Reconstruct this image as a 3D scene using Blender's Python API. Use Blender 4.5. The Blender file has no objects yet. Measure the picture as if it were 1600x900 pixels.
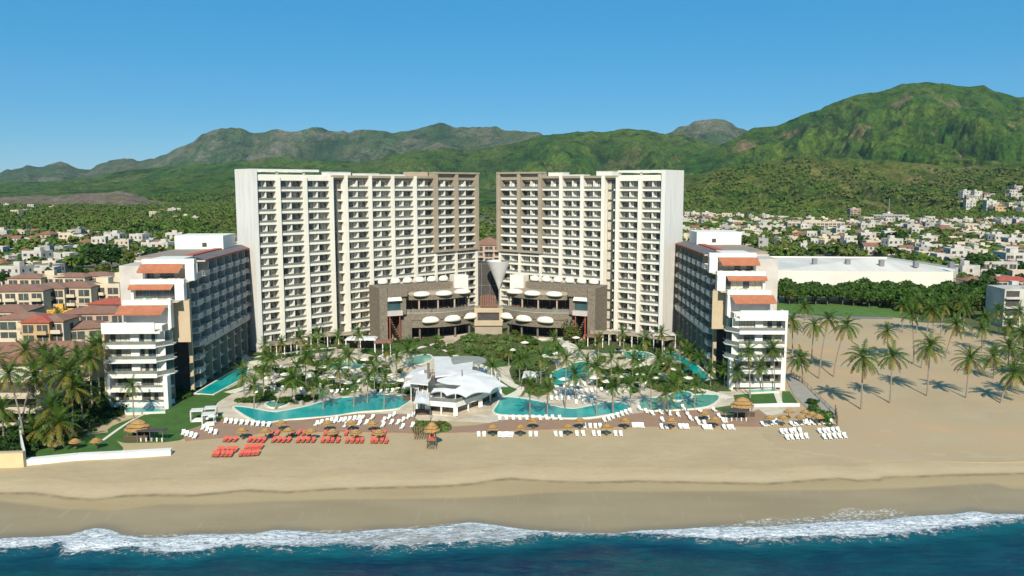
import bpy, bmesh, math, random
import numpy as np
from mathutils import Vector, Matrix, noise as mnoise
R = random.Random(11)
sc = bpy.context.scene
COL = sc.collection

# ------------------------------------------------------------------ camera
F_PX = 1300.0; PITCH = math.atan(160/1300.0); CAM_H = 48.0
cd = bpy.data.cameras.new('camera'); cam = bpy.data.objects.new('camera', cd); COL.objects.link(cam)
cam.location = (0, 0, CAM_H); cam.rotation_euler = (math.pi/2-PITCH, 0, 0)
cd.sensor_width = 36; cd.lens = 36*F_PX/1600.0; cd.clip_start = 1; cd.clip_end = 40000
sc.camera = cam

# ------------------------------------------------------------------ sky and sun
SUN_EL = math.radians(36); SUN_AZ = math.radians(180)       # sun behind the camera (from -Y)
w = bpy.data.worlds.new("World"); sc.world = w; w.use_nodes = True
nt = w.node_tree; bg = nt.nodes['Background']
sky = nt.nodes.new('ShaderNodeTexSky'); sky.sky_type = 'NISHITA'; sky.sun_disc = False
sky.sun_elevation = SUN_EL; sky.sun_rotation = SUN_AZ
sky.altitude = 800; sky.air_density = 1.0; sky.dust_density = 0.05; sky.ozone_density = 6.0
hs = nt.nodes.new('ShaderNodeHueSaturation'); hs.inputs['Saturation'].default_value = 1.38; hs.inputs['Value'].default_value = 1.0
nt.links.new(sky.outputs[0], hs.inputs['Color']); mxs = nt.nodes.new('ShaderNodeMix'); mxs.data_type = 'RGBA'; mxs.inputs['Factor'].default_value = 0.60; mxs.inputs[7].default_value = (0.62, 3.55, 6.1, 1)
nt.links.new(hs.outputs[0], mxs.inputs[6]); nt.links.new(mxs.outputs[2], bg.inputs[0]); bg.inputs[1].default_value = 0.086
sd = bpy.data.lights.new('sun', 'SUN'); sd.energy = 5.0; sd.angle = math.radians(0.53); sd.color = (1.0, 0.93, 0.79)
so = bpy.data.objects.new('sun', sd); COL.objects.link(so)
so.rotation_euler = Vector((0.0, -math.cos(SUN_EL), math.sin(SUN_EL))).to_track_quat('Z', 'Y').to_euler()
so.location = (0, -100, 300)
sc.view_settings.view_transform = 'Standard'; sc.view_settings.look = 'None'
sc.view_settings.exposure = 0.30; sc.view_settings.gamma = 1.0; sc.view_settings.use_curve_mapping = False
sc.cycles.max_bounces = 6; sc.cycles.volume_bounces = 0

# ------------------------------------------------------------------ measuring helpers (read real positions off the view)
def ray(u, v):
    x = (u-800)/F_PX; y = (450-v)/F_PX
    return x, math.cos(PITCH)+y*math.sin(PITCH), -math.sin(PITCH)+y*math.cos(PITCH)
def at(u, v, z=0.0):
    r = ray(u, v); t = (z-CAM_H)/r[2]
    return Vector((r[0]*t, r[1]*t, z))
def atY(u, v, Y):
    r = ray(u, v); t = Y/r[1]
    return Vector((r[0]*t, Y, CAM_H+r[2]*t))
def upx(x, y, z=0):
    f = y*math.cos(PITCH)-(z-CAM_H)*math.sin(PITCH); q = y*math.sin(PITCH)+(z-CAM_H)*math.cos(PITCH)
    return 800+F_PX*x/f, 450-F_PX*q/f

# ------------------------------------------------------------------ materials
MATS = {}
def mat(name, c1, c2=None, scale=1.0, rough=0.8, detail=4.0, bump=0.0, bscale=None, coords='Object', metallic=0.0,
        spec=0.5, c3=None, scale3=None, lo=0.35, hi=0.65, bdist=0.1, stretch=None):
    if name in MATS: return MATS[name]
    m = bpy.data.materials.new(name); m.use_nodes = True; MATS[name] = m
    n = m.node_tree; b = n.nodes['Principled BSDF']
    b.inputs['Roughness'].default_value = rough; b.inputs['Metallic'].default_value = metallic
    b.inputs['Specular IOR Level'].default_value = spec
    if c2 is None: c2 = tuple(x*0.85 for x in c1)
    if coords == 'World':
        src = n.nodes.new('ShaderNodeNewGeometry').outputs['Position']
    else:
        src = n.nodes.new('ShaderNodeTexCoord').outputs['Object']
    if stretch:
        mp = n.nodes.new('ShaderNodeMapping'); mp.inputs['Scale'].default_value = stretch
        n.links.new(src, mp.inputs['Vector']); src = mp.outputs[0]
    def nz(s, d=detail):
        t = n.nodes.new('ShaderNodeTexNoise'); t.inputs['Scale'].default_value = s; t.inputs['Detail'].default_value = d
        t.inputs['Roughness'].default_value = 0.62
        n.links.new(src, t.inputs['Vector']); return t.outputs['Fac']
    def ramp(f, a, b_):
        r = n.nodes.new('ShaderNodeMapRange'); r.inputs['From Min'].default_value = a; r.inputs['From Max'].default_value = b_
        n.links.new(f, r.inputs['Value']); return r.outputs[0]
    def mix(f, a, b_):
        x = n.nodes.new('ShaderNodeMix'); x.data_type = 'RGBA'
        n.links.new(f, x.inputs['Factor'])
        for s, k in ((a, 6), (b_, 7)):
            if isinstance(s, tuple): x.inputs[k].default_value = (*s, 1)
            else: n.links.new(s, x.inputs[k])
        return x.outputs[2]
    col = mix(ramp(nz(scale), lo, hi), c1, c2)
    if c3: col = mix(ramp(nz(scale3 or scale*0.2), 0.5, 0.68), col, c3)
    n.links.new(col, b.inputs['Base Color'])
    if bump:
        bp = n.nodes.new('ShaderNodeBump'); bp.inputs['Strength'].default_value = bump; bp.inputs['Distance'].default_value = bdist
        n.links.new(nz(bscale or scale*3), bp.inputs['Height']); n.links.new(bp.outputs[0], b.inputs['Normal'])
    return m

CREAM = mat('cream_render', (0.78, 0.74, 0.635), (0.72, 0.675, 0.575), 0.15, 0.85)
WHITE = mat('white_render', (0.76, 0.735, 0.67), (0.67, 0.64, 0.57), 0.25, 0.8)
ENDW = mat('end_wall_render', (0.68, 0.66, 0.61), (0.60, 0.575, 0.53), 0.9, 0.85, stretch=(1,1,0.10), lo=.45, hi=.7)
TAUPE = mat('taupe_render', (0.36, 0.30, 0.22), (0.31, 0.255, 0.185), 0.3, 0.85)
TAN = mat('tan_render', (0.50, 0.39, 0.26), (0.44, 0.34, 0.22), 0.3, 0.85)
STONE = mat('brown_stone', (0.24, 0.20, 0.15), (0.13, 0.105, 0.078), 2.2, 0.9, bump=0.4, bscale=3.0)
GREYW = mat('grey_render', (0.54, 0.49, 0.44), (0.44, 0.40, 0.36), 0.3, 0.85)
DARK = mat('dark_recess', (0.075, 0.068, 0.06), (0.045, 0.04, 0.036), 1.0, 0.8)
GLASS = mat('dark_glass', (0.045, 0.055, 0.052), (0.10, 0.105, 0.09), 0.6, 0.12, spec=0.8)
GLASS2 = mat('teal_glass', (0.03, 0.075, 0.08), (0.05, 0.10, 0.10), 0.4, 0.1, spec=0.8)
CURTAIN = mat('cream_curtain', (0.62, 0.57, 0.45), (0.44, 0.39, 0.30), 2.0, 0.9)
RAILG = mat('railing_glass', (0.21, 0.225, 0.20), (0.15, 0.165, 0.15), 0.8, 0.25)
METAL = mat('grey_metal', (0.30, 0.30, 0.30), (0.22, 0.22, 0.22), 2.0, 0.45, metallic=0.4)
TERRA = mat('terracotta', (0.29, 0.135, 0.085), (0.19, 0.10, 0.07), 0.9, 0.9, bump=0.5, bscale=4.0, c3=(0.24, 0.15, 0.11), scale3=0.2)
TERRAR = mat('terracotta_red', (0.42, 0.09, 0.05), (0.30, 0.07, 0.045), 0.8, 0.9)
AWN = mat('orange_awning', (0.42, 0.15, 0.07), (0.34, 0.12, 0.06), 0.8, 0.9)
TENT = mat("white_membrane", (0.72, 0.70, 0.67), (0.62, 0.60, 0.58), 0.3, 0.6)
IVORY = mat('ivory_membrane', (0.80, 0.75, 0.62), (0.74, 0.69, 0.56), 0.5, 0.6)
THATCH = mat('thatch', (0.46, 0.27, 0.095), (0.27, 0.155, 0.055), 3.0, 0.95, bump=0.8, bscale=9.0)
WOOD = mat('wood_post', (0.20, 0.13, 0.08), (0.13, 0.085, 0.05), 3.0, 0.8)
DECK = mat('timber_deck', (0.36, 0.22, 0.14), (0.27, 0.165, 0.105), 1.4, 0.85, coords='World', stretch=(0.25, 3.0, 1))
PAVE = mat('cream_paving', (0.62, 0.54, 0.42), (0.50, 0.42, 0.31), 0.45, 0.85, coords='World', c3=(0.38, 0.31, 0.225), scale3=0.12, bump=0.2, bscale=2)
BED = mat('planting_soil', (0.045, 0.085, 0.016), (0.085, 0.075, 0.035), 0.5, 0.95, coords='World', bump=0.8, bscale=3.0)
PATHM = mat('white_path', (0.74, 0.68, 0.57), (0.64, 0.58, 0.47), 0.6, 0.85, coords='World')
LAWN = mat('lawn_grass', (0.050, 0.130, 0.012), (0.032, 0.092, 0.010), 0.35, 0.95, coords='World', bump=0.5, bscale=5.0)
SHRUBM = mat('shrub_leaves', (0.100, 0.165, 0.024), (0.045, 0.095, 0.014), 0.5, 0.8, coords='World', c3=(0.11, 0.10, 0.025), scale3=0.15)
WATERP = mat('pool_water', (0.0, 0.27, 0.28), (0.0, 0.36, 0.33), 0.12, 0.15, spec=0.25, c3=(0.03,0.42,0.36), scale3=0.06, coords='World', bump=0.12, bscale=1.6, bdist=0.05)
WATERS = mat('shallow_water', (0.09, 0.34, 0.27), (0.13, 0.38, 0.29), 0.3, 0.1, coords='World', bump=0.15, bscale=2.0, bdist=0.05)
REDF = mat('red_cushion', (0.56, 0.10, 0.06), (0.48, 0.08, 0.05), 3.0, 0.85)
WHITEF = mat('white_cushion', (0.80, 0.78, 0.72), (0.74, 0.72, 0.66), 3.0, 0.85)
BROWNF = mat('rattan_frame', (0.10, 0.065, 0.04), (0.07, 0.045, 0.03), 4.0, 0.8)
GROUND = mat('inland_ground', (0.115, 0.12, 0.045), (0.055, 0.085, 0.025), 0.012, 0.95, coords='World', detail=8, c3=(0.22, 0.185, 0.12), scale3=0.006, bump=0.4, bscale=0.5)
BARK = mat('palm_bark', (0.30, 0.25, 0.19), (0.20, 0.165, 0.125), 3.0, 0.9)
TRUNKM = mat('tree_bark', (0.13, 0.10, 0.07), (0.08, 0.06, 0.045), 2.0, 0.9)

def leafmat(name, c1, c2, scale=0.6, world=False):
    m = mat(name, c1, c2, scale, 0.6, coords='World' if world else 'Object', spec=0.25)
    n = m.node_tree; b = n.nodes['Principled BSDF']; o = [q for q in n.nodes if q.type == 'OUTPUT_MATERIAL'][0]
    tr = n.nodes.new('ShaderNodeBsdfTranslucent'); mx = n.nodes.new('ShaderNodeMixShader'); mx.inputs[0].default_value = 0.3
    n.links.new(b.inputs['Base Color'].links[0].from_socket, tr.inputs[0])
    n.links.new(b.outputs[0], mx.inputs[1]); n.links.new(tr.outputs[0], mx.inputs[2]); n.links.new(mx.outputs[0], o.inputs[0])
    return m
FROND = leafmat('palm_leaf', (0.105, 0.175, 0.024), (0.040, 0.095, 0.014), 0.7)
FRONDY = leafmat('palm_leaf_yellowing', (0.21, 0.19, 0.032), (0.15, 0.13, 0.022), 0.9)
LEAF = [leafmat('leaf_dark', (0.045, 0.105, 0.015), (0.020, 0.055, 0.009), 0.35),
        leafmat('leaf_mid', (0.070, 0.135, 0.018), (0.035, 0.080, 0.012), 0.35),
        leafmat('leaf_olive', (0.120, 0.145, 0.026), (0.060, 0.090, 0.016), 0.35)]
LEAFW = mat('wood_leaves', (0.045, 0.100, 0.013), (0.10, 0.145, 0.024), 0.03, 0.8, c3=(0.12,0.12,0.035), scale3=0.012, coords='World', spec=0.2)

# ------------------------------------------------------------------ mesh helpers
class MB:
    """collects geometry for ONE mesh"""
    def __init__(s): s.v = []; s.f = []; s.mi = []; s.m = []
    def mid(s, m):
        if m not in s.m: s.m.append(m)
        return s.m.index(m)
    def face(s, pts, m):
        b = len(s.v); s.v += [tuple(p) for p in pts]; s.f.append(tuple(range(b, b+len(pts)))); s.mi.append(s.mid(m))
    def box(s, x0, x1, y0, y1, z0, z1, m):
        if x0 > x1: x0, x1 = x1, x0
        if y0 > y1: y0, y1 = y1, y0
        b = len(s.v); s.v += [(x0,y0,z0),(x1,y0,z0),(x1,y1,z0),(x0,y1,z0),(x0,y0,z1),(x1,y0,z1),(x1,y1,z1),(x0,y1,z1)]
        k = s.mid(m)
        for q in ((0,3,2,1),(4,5,6,7),(0,1,5,4),(1,2,6,5),(2,3,7,6),(3,0,4,7)):
            s.f.append(tuple(b+i for i in q)); s.mi.append(k)
        return s
    def prism(s, pts, z0, z1, m, mtop=None):
        """pts: ccw xy list; z1 may be list"""
        n = len(pts); a = sum(pts[i][0]*pts[(i+1)%n][1]-pts[(i+1)%n][0]*pts[i][1] for i in range(n))
        if a < 0: pts = list(reversed(pts)); z1 = list(reversed(z1)) if isinstance(z1, list) else z1
        zt = z1 if isinstance(z1, list) else [z1]*n
        b = len(s.v); s.v += [(p[0],p[1],z0) for p in pts] + [(p[0],p[1],zt[i]) for i, p in enumerate(pts)]
        k = s.mid(m); kt = s.mid(mtop or m)
        s.f.append(tuple(b+i for i in reversed(range(n)))); s.mi.append(k)
        s.f.append(tuple(b+n+i for i in range(n))); s.mi.append(kt)
        for i in range(n):
            j = (i+1)%n; s.f.append((b+i,b+j,b+n+j,b+n+i)); s.mi.append(k)
        return s
    def tube(s, pts, rad, m, n=6):
        rr = rad if isinstance(rad, list) else [rad]*len(pts); b = len(s.v); k = s.mid(m)
        for i, p in enumerate(pts):
            p = Vector(p); d = (Vector(pts[min(i+1,len(pts)-1)])-Vector(pts[max(i-1,0)])).normalized()
            a = d.orthogonal().normalized(); c = d.cross(a)
            for j in range(n):
                t = 2*math.pi*j/n; s.v.append(tuple(p+(a*math.cos(t)+c*math.sin(t))*rr[i]))
        for i in range(len(pts)-1):
            for j in range(n):
                s.f.append((b+i*n+j, b+i*n+(j+1)%n, b+(i+1)*n+(j+1)%n, b+(i+1)*n+j)); s.mi.append(k)
        s.f.append(tuple(b+j for j in reversed(range(n)))); s.mi.append(k)
        s.f.append(tuple(b+(len(pts)-1)*n+j for j in range(n))); s.mi.append(k)
        return s
    def lathe(s, prof, m, n=16, c=(0,0,0)):
        b = len(s.v); k = s.mid(m)
        for r, z in prof:
            for j in range(n):
                t = 2*math.pi*j/n; s.v.append((c[0]+r*math.cos(t), c[1]+r*math.sin(t), c[2]+z))
        for i in range(len(prof)-1):
            for j in range(n):
                s.f.append((b+i*n+j, b+i*n+(j+1)%n, b+(i+1)*n+(j+1)%n, b+(i+1)*n+j)); s.mi.append(k)
        return s
    def mesh(s, name):
        me = bpy.data.meshes.new(name); me.from_pydata(s.v, [], s.f)
        for m in s.m: me.materials.append(m)
        me.polygons.foreach_set('material_index', s.mi); me.update(); return me
    def build(s, name, parent=None, smooth=False):
        me = s.mesh(name)
        if smooth: me.polygons.foreach_set('use_smooth', [True]*len(me.polygons))
        o = bpy.data.objects.new(name, me); COL.objects.link(o)
        if parent is not None: o.parent = parent
        return o
def npmesh(name, verts, faces, mats, midx=None):
    me = bpy.data.meshes.new(name)
    n = len(verts); fn = len(faces); k = faces.shape[1]
    me.vertices.add(n); me.vertices.foreach_set('co', verts.astype(np.float32).ravel())
    me.loops.add(fn*k); me.loops.foreach_set('vertex_index', faces.astype(np.int32).ravel())
    me.polygons.add(fn); me.polygons.foreach_set('loop_start', np.arange(fn, dtype=np.int32)*k)
    me.polygons.foreach_set('loop_total', np.full(fn, k, dtype=np.int32))
    for m in mats: me.materials.append(m)
    if midx is not None: me.polygons.foreach_set('material_index', midx.astype(np.int32))
    me.update(calc_edges=True); me.validate(); return me
def link(name, me, parent=None, loc=None):
    o = bpy.data.objects.new(name, me); COL.objects.link(o)
    if parent is not None: o.parent = parent
    if loc is not None: o.location = loc
    return o
def tag(o, label=None, cat=None, group=None, kind=None):
    if label: o['label'] = label
    if cat: o['category'] = cat
    if group: o['group'] = group
    if kind: o['kind'] = kind
    return o
def empty(name, loc=(0,0,0), rz=0.0, label=None, cat=None, group=None):
    o = bpy.data.objects.new(name, None); COL.objects.link(o); o.location = loc; o.rotation_euler = (0,0,rz)
    o.empty_display_size = 0.5
    return tag(o, label, cat, group)
def copy_tree(o, loc=None, rz=None, label=None, scale=None, parent=None):
    c = o.copy(); COL.objects.link(c)
    if parent is not None: c.parent = parent
    if loc is not None: c.location = loc
    if rz is not None: c.rotation_euler = (0,0,rz)
    if scale is not None: c.scale = (scale,)*3 if not isinstance(scale, tuple) else scale
    if label: c['label'] = label
    for ch in o.children: copy_tree(ch, parent=c)
    return c
ORD = ['first','second','third','fourth','fifth','sixth','seventh','eighth','ninth','tenth','eleventh','twelfth','thirteenth',
       'fourteenth','fifteenth','sixteenth','seventeenth','eighteenth','nineteenth','twentieth']
TENS = {2:'twenty',3:'thirty',4:'forty',5:'fifty',6:'sixty',7:'seventy',8:'eighty',9:'ninety'}
TENO = {2:'twentieth',3:'thirtieth',4:'fortieth',5:'fiftieth',6:'sixtieth',7:'seventieth',8:'eightieth',9:'ninetieth'}
def ordw(i):   # 1-based
    if i <= 20: return ORD[i-1]
    t, u = divmod(i, 10)
    if t > 9: return 'outermost'
    return TENO[t] if u == 0 else TENS[t]+'-'+ORD[u-1]

def vnoise(x, y, seed=0):
    """value noise on numpy arrays"""
    xi = np.floor(x).astype(np.int64); yi = np.floor(y).astype(np.int64); xf = x-xi; yf = y-yi
    def h(a, b):
        k = (a*374761393 + b*668265263 + seed*1274126177) & 0xffffffff
        k = ((k ^ (k >> 13))*1274126177) & 0xffffffff
        return ((k ^ (k >> 16)) & 0xffff)/65535.0
    s = xf*xf*(3-2*xf); t = yf*yf*(3-2*yf)
    return (h(xi,yi)*(1-s)+h(xi+1,yi)*s)*(1-t)+(h(xi,yi+1)*(1-s)+h(xi+1,yi+1)*s)*t
def fbm(x, y, oct=5, seed=0, ridged=False):
    a = 0.5; s = 0; tot = 0; f = 1.0
    for o in range(oct):
        n = vnoise(x*f+o*17.3, y*f-o*9.1, seed+o)
        if ridged: n = 1-np.abs(2*n-1)
        s = s+a*n; tot += a; a *= 0.5; f *= 2.03
    return s/tot
def smooth_poly(pts, sub=4, closed=True):
    P = [Vector((p[0], p[1])) for p in pts]; n = len(P); out = []
    rng = range(n) if closed else range(n-1)
    for i in rng:
        if closed: p0,p1,p2,p3 = P[i-1],P[i],P[(i+1)%n],P[(i+2)%n]
        else: p0,p1,p2,p3 = P[max(i-1,0)],P[i],P[i+1],P[min(i+2,n-1)]
        for k in range(sub):
            t = k/sub
            out.append(0.5*((2*p1)+(-p0+p2)*t+(2*p0-5*p1+4*p2-p3)*t*t+(-p0+3*p1-3*p2+p3)*t**3))
    if not closed: out.append(P[-1])
    return [(p.x, p.y) for p in out]
def slab(name, px, ztop, m, thick=0.3, smooth=0, kind='structure', mside=None, zref=0.0):
    pts = [at(u, v, zref)[:2] for u, v in px]
    if smooth: pts = smooth_poly(pts, smooth)
    b = MB(); b.prism(pts, ztop-thick, ztop, mside or m, m); o = b.build(name)
    if kind: o['kind'] = kind
    return o, pts
def ribbon(name, px, width, ztop, m, kind='structure', thick=0.25):
    pts = smooth_poly([at(u, v)[:2] for u, v in px], 5, closed=False)
    L = []; Rr = []
    for i, p in enumerate(pts):
        a = Vector(pts[max(i-1,0)]); c = Vector(pts[min(i+1,len(pts)-1)]); d = (c-a).normalized(); nn = Vector((-d.y, d.x))
        ww = width*(0.85+0.3*vnoise(np.array([i*0.35]), np.array([len(pts)*1.7]))[0])
        L.append(Vector(p)+nn*ww/2); Rr.append(Vector(p)-nn*ww/2)
    b = MB()
    for i in range(len(pts)-1):
        q = [L[i], Rr[i], Rr[i+1], L[i+1]]
        b.face([(t.x, t.y, ztop) for t in q], m)
    for S in (L, Rr):
        for i in range(len(pts)-1):
            b.face([(S[i].x,S[i].y,ztop),(S[i+1].x,S[i+1].y,ztop),(S[i+1].x,S[i+1].y,ztop-thick),(S[i].x,S[i].y,ztop-thick)], m)
    o = b.build(name)
    if kind: o['kind'] = kind
    return o
def pip(x, y, poly):
    c = False; j = len(poly)-1
    for i in range(len(poly)):
        if (poly[i][1] > y) != (poly[j][1] > y) and x < (poly[j][0]-poly[i][0])*(y-poly[i][1])/(poly[j][1]-poly[i][1])+poly[i][0]: c = not c
        j = i
    return c
# ================================================================== SETTING: sea, beach, ground, hills
SEA_Z = -1.6
def curve(px, z):
    P = sorted([tuple(at(u, v, z)[:2]) for u, v in px])
    xs = np.array([p[0] for p in P]); ys = np.array([p[1] for p in P])
    return lambda x: np.interp(x, xs, ys)
shore = curve([(-300,842),(0,841),(25,839),(70,838),(110,835),(125,830),(140,826),(155,824),(175,827),(192,835),(230,840),(270,839),(295,835),(350,834),(400,833),(430,827),(470,829),(520,834),(600,826),
               (650,826),(700,820),(735,815),(775,820),(825,827),(900,832),(950,834),(1000,828),(1060,826),(1120,822),(1200,822),(1262,817),(1320,813),(1375,812),(1425,806),(1487,803),(1520,798),(1550,802),(1600,803),(1900,798)], SEA_Z)
swash = curve([(-300,842),(0,841),(600,826),(735,815),(775,820),(825,827),(950,833),(1100,824),(1200,810),(1230,812),(1290,806),(1310,798),(1330,795),(1350,800),(1390,796),(1420,804),(1487,803),(1600,803),(1900,798)], SEA_Z)
foamo = curve([(-300,872),(0,872),(60,866),(90,862),(95,876),(150,876),(200,868),(250,878),(300,876),(360,864),(440,868),(520,864),(600,868),(660,864),(720,860),(800,856),(860,846),(940,843),
               (1000,846),(1060,850),(1100,855),(1200,857),(1300,852),(1400,848),(1480,839),(1560,829),(1600,823),(1900,812)], SEA_Z)
berm = curve([(-300,768),(0,768),(50,767),(100,774),(150,778),(190,772),(250,770),(300,771),(390,763),(450,766),(520,761),(600,759),(690,757),(740,753),(775,747),(800,745),(850,749),(920,751),(1000,749),
              (1100,751),(1200,753),(1260,748),(1310,745),(1340,748),(1372,747),(1380,743),(1420,742),(1500,739),(1600,737),(1900,733)], -0.3)
wetl = curve([(-300,783),(0,783),(60,790),(100,795),(180,795),(250,788),(320,788),(400,784),(500,781),(600,779),(700,778),(780,774),(850,770),(950,768),(1100,768),(1180,768),(1260,766),(1340,765),(1420,762),
              (1500,757),(1550,755),(1580,762),(1650,762),(1900,760)], -0.8)
def beach_z(x, y):
    s = shore(x); b = berm(x)
    t = np.clip((y-s)/(b-s), -1, 1)
    z = SEA_Z + 1.15*np.clip(t, -1.5, 1)                     # wet foreshore rises to the berm foot
    up = np.clip((y-b)/5.0, 0, 1); z = z + 0.45*up
    return np.minimum(z, 0.0)
def attr(me, name, arr):
    a = me.attributes.new(name, 'FLOAT', 'POINT'); a.data.foreach_set('value', arr.astype(np.float32))
def grid(xs, ys):
    X, Y = np.meshgrid(xs, ys); nx = len(xs); ny = len(ys)
    i = np.arange(nx*ny).reshape(ny, nx)
    f = np.stack([i[:-1,:-1], i[:-1,1:], i[1:,1:], i[1:,:-1]], -1).reshape(-1, 4)
    return X.ravel(), Y.ravel(), f
def axis(lo, a, b, hi, fine, coarse):
    return np.concatenate([np.arange(lo, a, coarse), np.arange(a, b, fine), np.arange(b, hi+coarse, coarse)])

# --- beach sand
xs = axis(-600, -110, 110, 600, 0.5, 10); ys = np.concatenate([np.arange(96, 146, 0.35), np.arange(146, 175, 1.5)])
X, Y, f = grid(xs, ys)
Z = beach_z(X, Y) + (fbm(X*0.35, Y*0.6, 3, 5)-0.5)*0.12*np.clip((Y-berm(X))/4, 0, 1)
sand_me = npmesh('beach_sand', np.stack([X, Y, Z], 1), f, [])
wob = (fbm(X*0.12, Y*0.12, 4, 3)-0.5)*1.5
attr(sand_me, 'wet', np.clip((wetl(X)-Y)/0.8+0.5, 0, 1))
attr(sand_me, 'lower', np.clip((berm(X)-Y)/0.5+0.5, 0, 1))
attr(sand_me, 'scum', np.exp(-((Y-berm(X)+0.45)/0.5)**2)*1.0)
attr(sand_me, 'crest', np.exp(-((Y-berm(X)-1.6)/1.3)**2))
attr(sand_me, 'sheen', np.exp(-np.clip(Y-shore(X), 0, 99)/3.0))
attr(sand_me, 'edge', np.exp(-((Y-shore(X)-0.2)/1.1)**2))
attr(sand_me, 'swash', np.clip((Y-shore(X)+0.3)/0.5, 0, 1)*np.clip((swash(X)-Y)/0.6, 0, 1))
def nodeset(m):
    n = m.node_tree
    def A(nm):
        a = n.nodes.new('ShaderNodeAttribute'); a.attribute_name = nm; return a.outputs['Fac']
    def N(scale, detail=6, stretch=None, rough=0.6, dist=0.0):
        g = n.nodes.new('ShaderNodeNewGeometry').outputs['Position']
        if stretch:
            mp = n.nodes.new('ShaderNodeMapping'); mp.inputs['Scale'].default_value = stretch; n.links.new(g, mp.inputs['Vector']); g = mp.outputs[0]
        t = n.nodes.new('ShaderNodeTexNoise'); t.inputs['Scale'].default_value = scale; t.inputs['Detail'].default_value = detail
        t.inputs['Roughness'].default_value = rough; t.inputs['Distortion'].default_value = dist
        n.links.new(g, t.inputs['Vector']); return t.outputs['Fac']
    def MX(f, a, b):
        x = n.nodes.new('ShaderNodeMix'); x.data_type = 'RGBA'
        if isinstance(f, float): x.inputs['Factor'].default_value = f
        else: n.links.new(f, x.inputs['Factor'])
        for s, k in ((a,6),(b,7)):
            if isinstance(s, tuple): x.inputs[k].default_value = (*s, 1)
            else: n.links.new(s, x.inputs[k])
        return x.outputs[2]
    def RG(f, a, b, c=0.0, d=1.0):
        r = n.nodes.new('ShaderNodeMapRange')
        for k, vv in zip(('From Min','From Max','To Min','To Max'), (a,b,c,d)): r.inputs[k].default_value = vv
        n.links.new(f, r.inputs['Value']); return r.outputs[0]
    def MA(op, a, b):
        x = n.nodes.new('ShaderNodeMath'); x.operation = op
        for i, s in enumerate((a, b)):
            if isinstance(s, (int, float)): x.inputs[i].default_value = s
            else: n.links.new(s, x.inputs[i])
        return x.outputs[0]
    return n, A, N, MX, RG, MA
def newmat(name):
    m = bpy.data.materials.new(name); m.use_nodes = True; MATS[name] = m; return m, m.node_tree.nodes['Principled BSDF']
SAND, b_ = newmat('sand'); n, A, N, MX, RG, MA = nodeset(SAND)
dry = MX(RG(N(0.09, 5), .35, .65), (0.475, 0.358, 0.207), (0.42, 0.315, 0.178))
dry = MX(RG(N(0.8, 6, (1, 2.2, 1)), .5, .72), dry, (0.40, 0.30, 0.165))
dry = MX(RG(N(0.22, 9, (0.25, 1.5, 1), 0.8, 2.0), .53, .60, 0, .35), dry, (0.36, 0.265, 0.145))
mid = MX(RG(N(0.15, 5, (0.3, 1.4, 1)), .35, .65), (0.34, 0.25, 0.13), (0.38, 0.285, 0.155))
wet = MX(RG(N(0.08, 6, (0.5, 1.6, 1)), .35, .65), (0.265, 0.20, 0.11), (0.315, 0.245, 0.14))
wet = MX(RG(N(0.9, 4, (2.4, 0.18, 1)), .60, .74), wet, (0.33, 0.27, 0.18))
c = MX(RG(A('lower'), .1, .9), dry, mid); c = MX(MA('MULTIPLY', A('scum'), RG(N(0.5, 5), .3, .6)), c, (0.20, 0.145, 0.075)); c = MX(A('wet'), c, wet)
c = MX(MA('MULTIPLY', A('crest'), 0.3), c, (0.54, 0.43, 0.28))
c = MX(MA('MULTIPLY', A('edge'), 0.5), c, (0.14, 0.115, 0.07))
fm = RG(MA('ADD', N(1.6, 8, (1, 1.4, 1), 0.75), MA('MULTIPLY', A('swash'), 0.0)), .50, .60)
c = MX(MA('MULTIPLY', A('swash'), fm), c, (0.60, 0.60, 0.57))
n.links.new(c, b_.inputs['Base Color'])
n.links.new(MA('SUBTRACT', RG(A('wet'), 0, 1, 0.95, 0.6), MA('MULTIPLY', A('sheen'), 0.35)), b_.inputs['Roughness'])
bp = n.nodes.new('ShaderNodeBump'); bp.inputs['Strength'].default_value = 0.5; bp.inputs['Distance'].default_value = 0.12
n.links.new(MA('MULTIPLY', N(1.3, 7), RG(A('wet'), 0, 1, 1.0, 0.12)), bp.inputs['Height']); n.links.new(bp.outputs[0], b_.inputs['Normal'])
sand_me.materials.append(SAND)
sand_me.polygons.foreach_set('use_smooth', [True]*len(sand_me.polygons))
tag(link('beach_sand', sand_me), kind='structure')

# --- sea
xs = axis(-600, -100, 100, 600, 0.4, 10); ys = np.concatenate([np.arange(-3000, 60, 170), np.arange(60, 92, 2), np.arange(92, 126, 0.25)])
X, Y, f = grid(xs, ys)
s = shore(X); fo = foamo(X)
wv = (fbm(X*0.10, Y*0.5, 4, 9)-0.5)*0.55
fz = np.clip((s-Y)/2.0, 0, 1)*np.clip((Y-fo+0.6)/1.6, 0, 1)
Zs = SEA_Z + wv*np.clip((s-Y)/6, 0, 1)*np.clip((Y-40)/30, 0.0, 1) + fz*(0.18+0.25*(fbm(X*0.9, Y*0.9, 3, 4)-0.3))
Zs = Zs + 0.75*np.exp(-((Y-fo-0.8)/1.1)**2)*np.clip((s-fo-1)/3, 0, 1)
Zs = np.where(Y > s, SEA_Z-0.35, Zs)
sea_me = npmesh('sea', np.stack([X, Y, Zs], 1), f, [])
attr(sea_me, 'foam', np.clip((s-Y)/0.25+0.6, 0, 1)*np.clip((Y-fo)/2.2+0.25, 0, 1))
attr(sea_me, 'edge', np.exp(-((s-Y-0.3)/0.7)**2)*np.where(Y < s+0.5, 1, 0))
attr(sea_me, 'near', np.clip((Y-fo+5)/5, 0, 1))
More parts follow.
